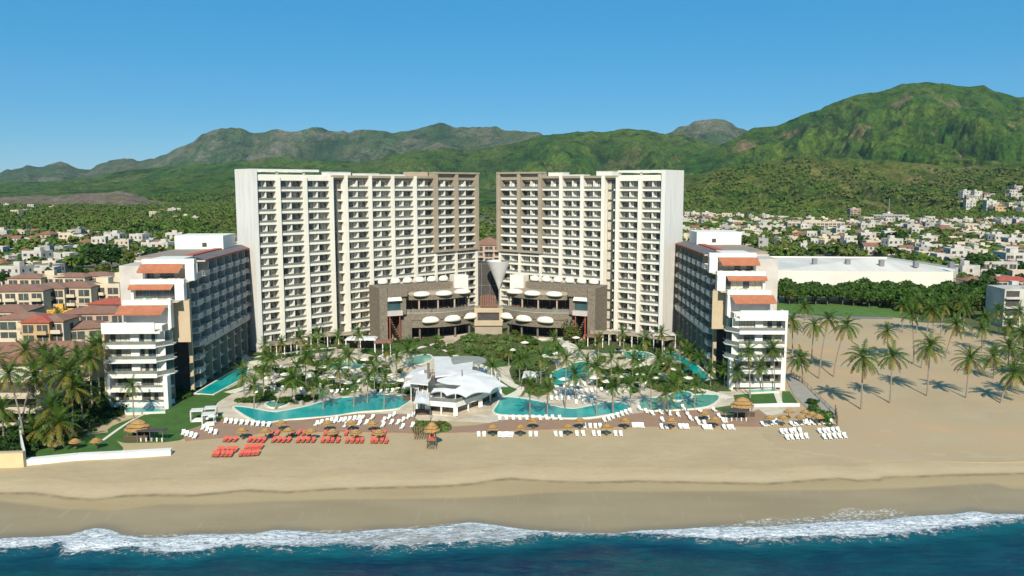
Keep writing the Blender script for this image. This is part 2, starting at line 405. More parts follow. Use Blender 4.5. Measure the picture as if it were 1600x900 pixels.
attr(sea_me, 'thin', np.exp(-(np.where(X > -6, X+6, np.minimum(0, X+16))/13.0)**2)*np.clip(0.6+1.2*(fbm(X*0.5, Y*0.9, 4, 77)-0.5), 0, 1)*np.clip((Y-fo-1)/1.0, 0, 1)*np.clip((s-Y-0.5), 0, 1))
SEA, b_ = newmat('sea_water'); n, A, N, MX, RG, MA = nodeset(SEA)
base = MX(RG(N(0.045, 4, (1, 2.5, 1)), .38, .62), (0.002, 0.013, 0.040), (0.001, 0.040, 0.048))
base = MX(RG(N(0.35, 5, (0.7, 2.0, 1)), .45, .75), base, (0.003, 0.060, 0.070))
base = MX(RG(A('near'), .4, 1, 0, .3), base, (0.012, 0.12, 0.155))
pat = N(0.75, 9, (0.6, 1.5, 1), 0.74, 1.2)
lac = N(1.9, 7, (0.8, 1.9, 1), 0.74, 0.9)
pp = MA('ADD', MA('MULTIPLY', pat, 0.7), MA('MULTIPLY', lac, 0.3))
thr = MA('ADD', pp, MA('MULTIPLY', A('foam'), 0.27))
ff = RG(thr, 0.61, 0.73)
ff = MA('MULTIPLY', ff, RG(A('foam'), 0.0, 0.22))
ff = MA('MULTIPLY', ff, RG(A('thin'), 0, 1, 1, .35))
ff = MA('MAXIMUM', ff, MA('MULTIPLY', A('edge'), 0.75))
spk = MA('MULTIPLY', RG(N(0.16, 3), .56, .66), RG(pp, .60, .66))
ff = MA('MAXIMUM', ff, MA('MULTIPLY', spk, 0.35))
under = MX(RG(A('thin'), 0, 1), base, (0.16, 0.13, 0.085))
fc = MX(RG(lac, .40, .56), (0.22, 0.28, 0.33), (0.90, 0.89, 0.87))
n.links.new(MX(ff, under, fc), b_.inputs['Base Color'])
n.links.new(RG(ff, 0, 1, 0.16, 0.8), b_.inputs['Roughness'])
bp = n.nodes.new('ShaderNodeBump'); bp.inputs['Strength'].default_value = 0.8; bp.inputs['Distance'].default_value = 0.45
n.links.new(MA('ADD', MA('ADD', MA('MULTIPLY', N(0.55, 6, (0.7, 1.8, 1)), 1.0), MA('MULTIPLY', ff, 0.25)), MA('MULTIPLY', pp, MA('MULTIPLY', ff, 0.9))), bp.inputs['Height'])
n.links.new(bp.outputs[0], b_.inputs['Normal'])
sea_me.materials.append(SEA); sea_me.polygons.foreach_set('use_smooth', [True]*len(sea_me.polygons))
tag(link('sea', sea_me), kind='structure')

# --- inland ground: one sheet to the horizon
X, Y, f = grid(np.concatenate([np.arange(-9000, -600, 700), np.arange(-600, 601, 60), np.arange(1300, 9001, 700)]).astype(float), np.concatenate([np.arange(173, 1500, 60), np.arange(1500, 10500, 600)]).astype(float))
tag(link('ground', npmesh('ground', np.stack([X, Y, np.full_like(X, -0.12)], 1), f, [GROUND])), kind='structure')

# sandy open area on the right, behind the palms
SANDP = [(1215,700),(1228,560),(1215,492),(1290,494),(1395,496),(1440,504),(1500,506),(1550,520),(1600,529),(1760,545),(1900,600),(1900,700)]
sandp = smooth_poly([at(u, v)[:2] for u, v in SANDP], 4)
SANDI = mat('inland_sand', (0.44, 0.335, 0.20), (0.38, 0.285, 0.165), 0.06, 0.95, coords='World', detail=7, c3=(0.50, 0.33, 0.18), scale3=0.03, bump=0.35, bscale=1.1, bdist=0.15)
b = MB(); b.prism(sandp, -0.4, 0.02, SANDI); tag(b.build('open_sand'), kind='structure')
slab('grass_strip', [(1205,474),(1300,470),(1400,476),(1500,486),(1490,497),(1395,494),(1290,492),(1215,490)], 0.06, mat('bright_grass', (0.085,0.17,0.022), (0.06,0.135,0.018), 0.3, 0.95, coords='World'))
slab('service_road', [(1200,490),(1290,494),(1395,496),(1395,499),(1290,498),(1205,495)], 0.1, mat('asphalt', (0.22, 0.20, 0.17), (0.18, 0.16, 0.135), 0.3, 0.9, coords='World'))

# --- hills
def hill(name, prof, r0, D, m, back=0.25, rough=0.16, wl=600.0, nr=150, na=420, seed=0, power=1.25, r0f=None, keep=0.10, ridge=0.5, jag=5.0):
    us = np.array([p[0] for p in prof], float); vs = np.array([p[1] for p in prof], float)
    a = np.linspace(us[0], us[-1], na); vv = np.interp(a, us, vs)
    k = np.ones(7)/7.0; pad = np.pad(vv, 3, mode='edge'); vv = 0.7*vv+0.3*np.convolve(pad, k, 'valid')
    vv = vv + (fbm(a/22.0, a*0+seed, 5, seed+40)-0.5)*jag
    dx = (a-800)/F_PX; tt = (290-vv)/F_PX
    r0a = r0f(a) if r0f else np.full(na, float(r0))
    t = np.linspace(0, 1+back, nr)
    T, Ai = np.meshgrid(t, np.arange(na), indexing='ij')
    r0g = r0a[Ai]; RR = r0g+(D-r0g)*T
    Xg = dx[Ai]*RR; Yg = RR
    crest = CAM_H+D*tt[Ai]
    crest = np.maximum(crest, 8)
    h = np.where(T <= 1, np.clip(T, 0, 1)**power, 1-((T-1)/back)**1.5*0.45)
    # spurs and gullies in world space, running roughly down the slope
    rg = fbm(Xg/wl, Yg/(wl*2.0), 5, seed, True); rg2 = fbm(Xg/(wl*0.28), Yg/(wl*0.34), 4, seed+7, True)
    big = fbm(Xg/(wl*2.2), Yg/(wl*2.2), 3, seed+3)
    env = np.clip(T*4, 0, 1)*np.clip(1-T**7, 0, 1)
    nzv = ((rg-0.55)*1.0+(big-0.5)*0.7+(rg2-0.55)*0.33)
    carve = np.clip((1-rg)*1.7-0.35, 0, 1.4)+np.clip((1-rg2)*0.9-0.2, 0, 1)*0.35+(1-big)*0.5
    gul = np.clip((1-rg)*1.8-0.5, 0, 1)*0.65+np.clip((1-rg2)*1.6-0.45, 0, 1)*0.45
    Zg = crest*h - crest*rough*carve*env
    Zg = Zg + (fbm(Xg/40.0, Yg/40.0, 3, seed+5)-0.5)*min(14.0, D*0.0035)*np.clip(T*6, 0, 1)
    # never let the flanks rise above the crest as seen from the sea side
    lim = CAM_H+(tt[Ai]*0.985)*RR
    Zg = np.where(T <= 0.001, -5.0, Zg)
    i = np.arange(nr*na).reshape(nr, na)
    f = np.stack([i[:-1,:-1], i[:-1,1:], i[1:,1:], i[1:,:-1]], -1).reshape(-1, 4)
    me = npmesh(name, np.stack([Xg.ravel(), Yg.ravel(), Zg.ravel()], 1), f, [m])
    me.polygons.foreach_set('use_smooth', [True]*len(me.polygons)); attr(me, 'gully_shade', gul.ravel())
    return tag(link(name, me), kind='structure')
def hillmat(name, ca, cb, cc, cd_, s=1/60.0, patch=1/420.0, pl=(.55,.70), bs=1/14.0, bd=9.0, fine=(0.38, 1.12)):
    m, b_ = newmat(name); n, A, N, MX, RG, MA = nodeset(m)
    c = MX(RG(N(s*0.25, 6), .38, .62), ca, cb)
    c = MX(RG(N(s*0.9, 5), .50, .68), c, cc)
    c = MX(RG(A('gully_shade'), .15, .75, 0, 1), c, cc)  # gullies painted darker green: denser growth plus the shade of the folds
    c = MX(RG(N(patch, 7, None, 0.7), pl[0], pl[1]), c, cd_)
    g = RG(N(bs, 4, None, 0.75), .3, .62, fine[0], fine[1])
    mm = n.nodes.new('ShaderNodeMix'); mm.data_type = 'RGBA'; mm.blend_type = 'MULTIPLY'; mm.inputs['Factor'].default_value = 1.0
    n.links.new(c, mm.inputs[6]); cmb = n.nodes.new('ShaderNodeCombineColor')
    for k in range(3): n.links.new(g, cmb.inputs[k])
    n.links.new(cmb.outputs[0], mm.inputs[7])
    n.links.new(mm.outputs[2], b_.inputs['Base Color']); b_.inputs['Roughness'].default_value = 0.95; b_.inputs['Specular IOR Level'].default_value = 0.1
    bp = n.nodes.new('ShaderNodeBump'); bp.inputs['Strength'].default_value = 1.0; bp.inputs['Distance'].default_value = bd
    n.links.new(N(bs, 5, None, 0.7), bp.inputs['Height']); n.links.new(bp.outputs[0], b_.inputs['Normal'])
    return m
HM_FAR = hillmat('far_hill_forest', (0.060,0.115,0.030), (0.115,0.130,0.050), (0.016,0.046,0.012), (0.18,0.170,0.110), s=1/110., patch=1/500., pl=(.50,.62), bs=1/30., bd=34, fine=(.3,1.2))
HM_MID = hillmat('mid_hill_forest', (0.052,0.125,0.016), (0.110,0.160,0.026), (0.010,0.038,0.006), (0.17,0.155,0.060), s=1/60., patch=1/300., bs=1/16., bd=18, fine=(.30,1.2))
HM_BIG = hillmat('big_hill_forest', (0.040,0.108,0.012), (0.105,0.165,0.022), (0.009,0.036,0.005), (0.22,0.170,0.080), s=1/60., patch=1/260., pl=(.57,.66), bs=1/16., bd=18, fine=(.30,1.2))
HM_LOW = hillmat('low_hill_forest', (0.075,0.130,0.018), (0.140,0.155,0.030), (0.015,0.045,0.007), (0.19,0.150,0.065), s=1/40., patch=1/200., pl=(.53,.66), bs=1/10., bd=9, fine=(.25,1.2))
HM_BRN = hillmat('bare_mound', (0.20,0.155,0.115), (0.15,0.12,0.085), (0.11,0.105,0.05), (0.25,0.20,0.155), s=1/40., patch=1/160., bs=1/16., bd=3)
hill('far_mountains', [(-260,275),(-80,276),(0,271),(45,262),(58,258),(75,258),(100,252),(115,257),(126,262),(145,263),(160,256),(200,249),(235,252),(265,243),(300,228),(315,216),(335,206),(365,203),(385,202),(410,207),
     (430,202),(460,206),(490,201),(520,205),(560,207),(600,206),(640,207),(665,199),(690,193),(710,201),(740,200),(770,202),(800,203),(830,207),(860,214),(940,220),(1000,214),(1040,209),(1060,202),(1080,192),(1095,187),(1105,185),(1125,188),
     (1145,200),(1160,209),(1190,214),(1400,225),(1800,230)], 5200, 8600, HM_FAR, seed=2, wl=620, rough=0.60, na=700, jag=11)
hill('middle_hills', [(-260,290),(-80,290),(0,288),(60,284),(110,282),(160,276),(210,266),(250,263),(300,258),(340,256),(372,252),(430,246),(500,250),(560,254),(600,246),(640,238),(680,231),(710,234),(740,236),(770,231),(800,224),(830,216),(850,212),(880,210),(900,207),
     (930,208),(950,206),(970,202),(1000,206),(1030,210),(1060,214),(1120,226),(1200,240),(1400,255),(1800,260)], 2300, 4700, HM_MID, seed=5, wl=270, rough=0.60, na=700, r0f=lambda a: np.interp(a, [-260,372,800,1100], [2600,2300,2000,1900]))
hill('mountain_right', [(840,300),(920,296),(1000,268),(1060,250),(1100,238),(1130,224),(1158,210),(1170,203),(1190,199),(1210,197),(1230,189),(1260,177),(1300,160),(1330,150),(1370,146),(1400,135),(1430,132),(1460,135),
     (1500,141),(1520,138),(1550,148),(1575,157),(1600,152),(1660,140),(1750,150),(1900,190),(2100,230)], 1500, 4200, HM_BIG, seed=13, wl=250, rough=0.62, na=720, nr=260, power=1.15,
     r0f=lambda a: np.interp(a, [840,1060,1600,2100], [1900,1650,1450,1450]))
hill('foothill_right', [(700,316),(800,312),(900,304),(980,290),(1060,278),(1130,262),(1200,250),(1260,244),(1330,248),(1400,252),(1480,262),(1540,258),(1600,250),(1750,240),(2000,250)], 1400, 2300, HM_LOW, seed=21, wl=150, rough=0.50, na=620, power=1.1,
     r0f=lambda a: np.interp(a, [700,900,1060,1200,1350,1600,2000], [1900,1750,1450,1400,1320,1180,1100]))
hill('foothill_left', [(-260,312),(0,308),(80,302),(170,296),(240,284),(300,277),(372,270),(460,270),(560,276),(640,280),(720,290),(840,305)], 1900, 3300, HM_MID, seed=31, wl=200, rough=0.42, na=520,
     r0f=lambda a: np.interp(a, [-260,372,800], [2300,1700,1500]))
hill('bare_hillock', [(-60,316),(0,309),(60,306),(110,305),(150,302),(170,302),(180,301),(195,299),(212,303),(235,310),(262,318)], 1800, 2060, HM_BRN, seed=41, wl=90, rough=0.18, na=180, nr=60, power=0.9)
HILLFN = None
# lawns, paving, pools of the resort
slab('resort_paving', [(335,638),(350,612),(378,582),(378,545),(430,528),(600,528),(742,520),(790,520),(950,528),(1060,540),(1075,560),(1130,598),(1225,606),(1245,640),(1195,652),(1115,652),(1000,656),(800,662),(640,655),(520,668),(440,668),(360,660)], 0.06, PAVE, 0.4)
slab('beach_deck', [(290,690),(285,676),(345,655),(378,660),(470,657),(560,647),(640,648),(660,662),(700,668),(745,665),(800,655),(920,657),(1000,646),(1118,640),(1150,655),(1185,640),(1205,655),(1190,668),(1120,667),(1000,668),(900,670),(760,676),(660,678),(560,676),(430,676),(340,686)], 0.14, DECK, 0.4)
G = [('lawn', [(168,672),(205,655),(262,640),(300,620),(345,612),(372,600),(384,588),(378,606),(345,626),(332,640),(349,654),(312,668),(280,688),(215,692),(185,690)], 3, .12, LAWN),
     ('lawn', [(40,716),(60,700),(120,682),(170,676),(192,700),(190,707)], 1, .10, LAWN),
     ('lawn', [(832,536),(872,534),(884,546),(878,556),(845,556),(830,546)], 2, .14, LAWN),
     ('lawn', [(783,612),(800,622),(812,606),(790,594),(770,588)], 2, .12, LAWN),
     ('lawn', [(1100,592),(1140,594),(1142,612),(1128,612),(1100,604),(1065,598)], 1, .12, LAWN),
     ('lawn', [(1000,582),(1040,572),(1092,588),(1062,600),(1030,596),(990,592)], 2, .12, LAWN),
     ('lawn', [(1000,556),(1024,548),(1040,556),(1030,572),(1000,586),(985,584)], 2, .12, LAWN),
     ('lawn', [(1146,618),(1215,612),(1218,634),(1150,634)], 1, .12, LAWN),
     ('lawn', [(1222,612),(1234,612),(1248,632),(1222,634)], 1, .13, LAWN),
     ('lawn', [(1117,638),(1142,634),(1146,650),(1122,648)], 1, .12, LAWN),
     ('lawn', [(395,560),(470,546),(530,538),(520,548),(440,560),(398,570)], 2, .12, LAWN),
     ('lawn', [(560,548),(610,536),(660,532),(690,540),(640,552),(590,556)], 2, .12, LAWN),
     ('lawn', [(700,548),(760,540),(830,545),(820,565),(770,575),(730,566)], 2, .12, LAWN),
     ('lawn', [(925,540),(1000,546),(1010,552),(940,552)], 2, .12, LAWN)]
for nm, px, sm, z, m in G: slab(nm, px, z, m, 0.3, sm if sm > 1 else 0)
POOLS = [([(366,637),(385,638),(425,645),(445,643),(480,636),(520,625),(560,621),(600,618),(640,624),(628,636),(612,641),(560,645),(520,651),(470,655),(440,658),(410,662),(392,655),(376,646)], WATERP),
     ([(785,623),(800,622),(840,628),(865,636),(895,640),(920,636),(950,630),(972,631),(983,638),(972,645),(950,649),(915,654),(870,654),(840,651),(790,650),(772,645),(778,634)], WATERP),
     ([(866,582),(884,575),(900,568),(914,567),(921,578),(918,590),(900,595),(882,600),(868,604),(862,592)], WATERP),
     ([(512,573),(540,566),(566,567),(560,577),(524,580)], WATERS),
     ([(630,570),(642,560),(668,555),(674,563),(652,571)], WATERS),
     ([(416,631),(444,627),(449,633),(426,638)], WATERS),
     ([(1004,626),(1030,622),(1118,618),(1106,636),(1040,642),(1002,640)], WATERS),
     ([(975,552),(1000,550),(1020,556),(1005,562),(980,562)], WATERS)]
def pool(px, m, sm=4, zt=0.30):
    pts = [at(u, v)[:2] for u, v in px]
    if sm: pts = smooth_poly(pts, sm)
    cx = sum(p[0] for p in pts)/len(pts); cy = sum(p[1] for p in pts)/len(pts)
    n_ = len(pts)
    area = sum(pts[i][0]*pts[(i+1)%n_][1]-pts[(i+1)%n_][0]*pts[i][1] for i in range(n_))
    if area < 0: pts = pts[::-1]
    out = []
    for i, p in enumerate(pts):
        a = Vector(pts[i-1]); c_ = Vector(pts[(i+1)%n_]); d = (c_-a).normalized(); out.append((p[0]+d.y*0.45, p[1]-d.x*0.45))
    t = MB()
    for i in range(n_):
        j = (i+1)%n_
        t.face([(*pts[i], zt), (*out[i], zt), (*out[j], zt), (*pts[j], zt)], PATHM)
        t.face([(*out[i], 0), (*out[j], 0), (*out[j], zt), (*out[i], zt)], PATHM)
        t.face([(*pts[i], zt), (*pts[j], zt), (*pts[j], 0), (*pts[i], 0)], PATHM)
    e = t.build('pool_coping'); tag(e, kind='structure')
    b = MB(); b.prism(pts, 0.0, zt-0.08, m); o = b.build('pool_water'); tag(o, kind='structure')
for px, m in POOLS: pool(px, m)
pool([(306,616),(372,577),(388,574),(384,590),(332,618)], WATERP, 0)
pool([(1037,552),(1052,551),(1086,570),(1110,592),(1097,597),(1074,590),(1058,570)], WATERP, 0)
pool([(194,640),(254,641),(258,646),(198,648)], WATERP, 0, 0.5)
pool([(1166,612),(1212,610),(1214,614),(1170,616)], WATERP, 0, 0.5)
pool([(1044,622),(1054,616),(1068,614),(1080,618),(1076,625),(1058,628)], WATERP, 3, 0.5)
for px, wd in [([(392,560),(440,553),(500,546),(560,542),(620,532)], 1.6), ([(560,566),(600,560),(640,548),(690,536)], 1.8), ([(684,540),(705,552),(722,562),(745,572)], 2.2),
               ([(745,570),(770,582),(800,602),(815,610),(790,624)], 2.4), ([(876,528),(893,545),(908,556),(918,565),(930,585)], 4.2), ([(830,530),(880,530),(930,534)], 2.5),
               ([(960,548),(1000,550),(1020,560),(1000,575),(975,588),(950,600)], 2.8), ([(800,556),(830,545),(815,540)], 3.0), ([(1058,602),(1100,612),(1142,624)], 2.6),
               ([(355,615),(395,604),(430,596),(470,590),(520,588)], 2.4), ([(395,565),(420,574),(440,590)], 3.0), ([(1212,612),(1220,634)], 1.2), ([(850,575),(835,590),(820,603)], 2.0),
               ([(160,690),(200,662),(238,643),(260,641)], 0.6)]:
    ribbon('path', px, wd, 0.20+R.random()*0.02, PATHM)
slab('side_walkway', [(1226,588),(1236,586),(1305,640),(1306,652),(1262,640),(1240,618)], 0.16, mat('grey_concrete', (0.34, 0.31, 0.27), (0.29, 0.265, 0.23), 0.4, 0.9, coords='World'), 0.4)
# ================================================================== BUILDINGS
FH = 3.2
def frame_solver(A, th, v=300):
    """s coordinate along a facade line through A (direction th) for a picture column u, at eye height"""
    d = Vector((math.cos(th), math.sin(th)))
    def s(u):
        r = ray(u, v); k = r[0]/r[1]
        return (k*A[1]-A[0])/(d.x-k*d.y)
    return s
def window_mesh(b, x0, x1, y, z0, z1, rr, panes=4, mt=0.06):
    """strips of glass and drawn curtain, with mullions standing proud"""
    w_ = (x1-x0)/panes
    for i in range(panes):
        q = rr.random(); m = CURTAIN if q < 0.42 else (GLASS2 if q > 0.88 else GLASS)
        b.face([(x0+i*w_, y, z0), (x0+(i+1)*w_, y, z0), (x0+(i+1)*w_, y, z1), (x0+i*w_, y, z1)], m)
    for i in range(panes+1):
        xx = x0+i*w_; b.box(xx-mt/2, xx+mt/2, y-0.06, y+0.02, z0, z1, METAL)
    b.box(x0, x1, y-0.07, y+0.02, z1, z1+0.08, METAL)

def tower(name, A, th, piers, tall, dark_gap, brown, width_end, depth, label, seed, roofpx):
    """A: facade start, th: direction, piers: list of (u, kind) left to right; local x along the facade, y into the building"""
    rr = random.Random(seed)
    s = frame_solver(A, th)
    root = empty(name, (A[0], A[1], 0), th, label, 'hotel tower')
    P = [(s(u), k) for u, k in piers]
    TOP = 50.9; zb0 = 46.6; BD = 1.9
    xe0 = P[0][0]; xe1 = P[-1][0]
    body = MB()
    wallm = CREAM
    body.box(xe0-0.1, xe1+0.1, BD+0.1, depth, 0, TOP-0.6, ENDW)
    tx0, tx1 = s(tall[0]), s(tall[1])
    # raised end part with its open roof frame
    body.box(tx0, tx1, 0.35, depth-0.3, TOP-0.6, TOP+0.3, WHITE)
    body.build('wall', root)
    fr = MB(); fx0, fx1 = s(tall[2]), s(tall[3])
    fr.box(fx0, fx1, -0.45, 0.25, 52.0, 52.7, WHITE); fr.box(fx0, fx1, depth-0.6, depth, 52.0, 52.7, WHITE)
    for u in tall[4]: xx = s(u); fr.box(xx-0.35, xx+0.35, 0.253, depth-0.603, 52.03, 52.66, WHITE); fr.box(xx-0.3, xx+0.3, 0.0, 0.6, TOP+0.3, 52.0, WHITE)
    fr.build('roof_frame', root)
    ew = MB()  # end wall slab
    if width_end < 0: ew.box(xe0-0.9, xe0+0.5, -0.7, depth+0.2, 0, 52.72, ENDW)
    else: ew.box(xe1-0.5, xe1+0.9, -0.7, depth+0.2, 0, 52.72, ENDW)
    ew.build('end_wall', root)
    roof = MB(); rx0 = s(roofpx[0]); rx1 = s(roofpx[1])
    roof.box(rx0, rx1, -0.3, depth-0.2, TOP-0.5, TOP-0.1, TAUPE)
    roof.box(rx0, rx1, -0.32, 0.3, TOP-0.1, TOP+0.25, TAUPE)
    roof.build('roof_edge', root)
    for u0, u1, h in roofpx[2]:
        o = MB(); o.box(s(u0), s(u1), 2.5, 6.5, TOP-0.1, TOP+h, WHITE if rr.random() < .6 else TAN)
        o.box(s(u0)-0.1, s(u1)+0.1, 2.4, 6.6, TOP+h, TOP+h+0.12, WHITE); o.build('plant_room', root)
    bx0, bx1 = s(brown[0]), s(brown[1]); bz = 25.9
    # piers
    for i, (x, k) in enumerate(P):
        w_ = 1.2 if k not in ('end', 'thin') else 0.9
        isb = bx0-0.8 <= x <= bx1+0.8
        hi = TOP+0.2 if not (min(tx0, tx1)-0.5 <= x <= max(tx0, tx1)+0.5) else 50.6
        pb = MB()
        if isb:
            pb.box(x-w_*0.40, x+w_*0.40, -0.25, BD+0.1, 0, bz, CREAM); pb.build('pier', root)
            pb = MB(); pb.box(x-w_*0.55, x+w_*0.55, -0.75, BD+0.1, bz, 52.0, TAUPE); pb.build('pier', root)
        else:
            pb.box(x-w_/2, x+w_/2, -0.45 if hi > 50.7 else -0.6, BD+0.1, 0, hi, CREAM); pb.build('pier', root)
    bf = MB()
    bf.box(bx0-0.9, bx1+0.9, -0.9, BD, 52.0, 52.6, TAUPE); bf.box(bx0-0.9, bx1+0.9, -0.9, 0.4, bz-0.7, bz, TAUPE)
    bf.box(bx0-0.8, bx1+0.8, 0.3, BD+0.5, 49.9, 52.01, TAUPE); bf.box(bx0-0.85, bx0-0.6, -0.88, 0.3, bz-0.1, 52.1, TAUPE); bf.build('brown_frame', root)
    # bays
    stuff_b, stuff_w = MB(), MB(); nb = 0
    cells = []
    for i in range(len(P)-1):
        x0, k0 = P[i]; x1, k1 = P[i+1]
        gap = (piers[i][0], piers[i+1][0]) == dark_gap
        for kf in range(15):
            cells.append((x0, x1, kf, gap))
    cells.sort(key=lambda c_: (c_[2], c_[0]))
    for x0, x1, kf, gap in cells:
        zf = zb0-FH*kf                       # floor level of this storey
        a, c_ = x0+0.6, x1-0.6
        mid_ = (a+c_)/2
        isb = bx0-0.5 <= mid_ <= bx1+0.5 and zf > bz-1
        wm = TAUPE if isb else CREAM
        if gap:
            # recessed stair strip: dark glazing with a short slab on one side
            q = MB(); q.box(a-0.1, c_+0.1, BD-0.2, BD+0.1, zf+0.1, zf+FH-0.12, DARK)
            window_mesh(q, a+0.1, c_-0.1, BD-0.28, zf+0.2, zf+2.7, random.Random(1), 3); q.build('window', root)
            if rr.random() < 2: 
                q = MB(); q.box(a+(c_-a)*0.68, c_+0.1, 0.5, BD-0.2, zf-0.2, zf+0.35, CREAM); q.build('balcony', root)
            continue
        tgt = MB() if nb < 98 else stuff_b
        tgt.box(a-0.1, c_+0.1, 0.16, BD+0.1, zf-0.22, zf, wm)             # slab
        up = 0.42 if kf else 0.3
        tgt.box(a-0.1, c_+0.1, 0.0, 0.16, zf-0.24, zf+up, CREAM if not isb or kf % 3 else WHITE)      # upstand
        tgt.box(mid_-0.17, mid_+0.17, 0.35, BD+0.1, zf+0.003, zf+FH-0.25, WHITE)         # party wall between two rooms
        tgt.box(mid_-0.75, mid_+0.75, BD-0.25, BD+0.1, zf+0.003, zf+FH-0.25, WHITE if rr.random() < .7 else CREAM)
        # loggia chairs
        for q in range(2):
            if rr.random() < .5:
                cx = a+0.8+rr.random()*(c_-a-1.6); tgt.box(cx-0.25, cx+0.25, 0.8, 1.3, zf+0.01, zf+0.75, WHITE)
        if nb < 98:
            o = tgt.build('balcony', root)
            g = MB(); g.box(a, c_, 0.05, 0.09, zf+up, zf+1.05, RAILG); g.box(a, c_, 0.03, 0.11, zf+1.05, zf+1.10, METAL); g.build('railing', o)
        else:
            tgt.box(a, c_, 0.05, 0.09, zf+up, zf+1.05, RAILG); tgt.box(a, c_, 0.03, 0.11, zf+1.05, zf+1.10, METAL)
        wb = MB() if nb < 98 else stuff_w
        window_mesh(wb, a+0.15, mid_-0.8, BD+0.02, zf+0.1, zf+2.55, rr, 3); window_mesh(wb, mid_+0.8, c_-0.15, BD+0.02, zf+0.1, zf+2.55, rr, 3); wb.box(a+0.1, c_-0.1, BD-0.03, BD+0.015, zf+0.02, zf+0.12, METAL)
        if nb < 98: wb.build('window', root)
        nb += 1
    # top band over the last storey
    tb = MB()
    tb.box(xe0, xe1, 0.5, BD+0.1, 49.75, TOP-0.5, TAUPE)
    tb.box(min(tx0,tx1)+0.2, max(tx0,tx1)-0.2, -0.15, 0.5, 49.45, TOP+0.15, CREAM)
    tb.build('parapet', root)
    if stuff_b.v: tag(stuff_b.build('balcony', root), kind='stuff'); tag(stuff_w.build('window', root), kind='stuff')
    return root, s

AL = (-73.1, 237.0); thL = math.atan2(41.8, 40.3)
towerL, sL = tower('hotel_tower', AL, thL,
    [(398,'end'),(434,''),(476,''),(517,''),(540,''),(578,''),(613,''),(648,''),(680,''),(712,''),(744,'')],
    (398,517,398,498,[399,434,476]), (517,540), (680,744), -1, 9.2,
    'left cream hotel tower with three wide outer bays and a brown framed inner corner', 3,
    (519, 682, [(522,556,1.2),(570,600,.9),(610,640,.7),(650,676,1.5)]))
thR = math.atan2(-28.3, 36.5)
AR = (0.4, 288.3)
dR = Vector((math.cos(thR), math.sin(thR)))
sR0 = frame_solver(AR, thR)(781)
AR2 = (AR[0]+dR.x*sR0, AR[1]+dR.y*sR0)
towerR, sR = tower('hotel_tower', AR2, thR,
    [(781,'end'),(812,''),(845,''),(877,''),(910,''),(943,''),(966,''),(1001,''),(1037,'end')],
    (966,1037,966,1036,[968,1001,1035]), (943,966), (781,845), 1, 11.3,
    'cream hotel tower on the right with two wide bays beside its broad blank end wall', 4,
    (846, 964, [(850,872,1.4),(925,950,1.6),(880,905,.6)]))

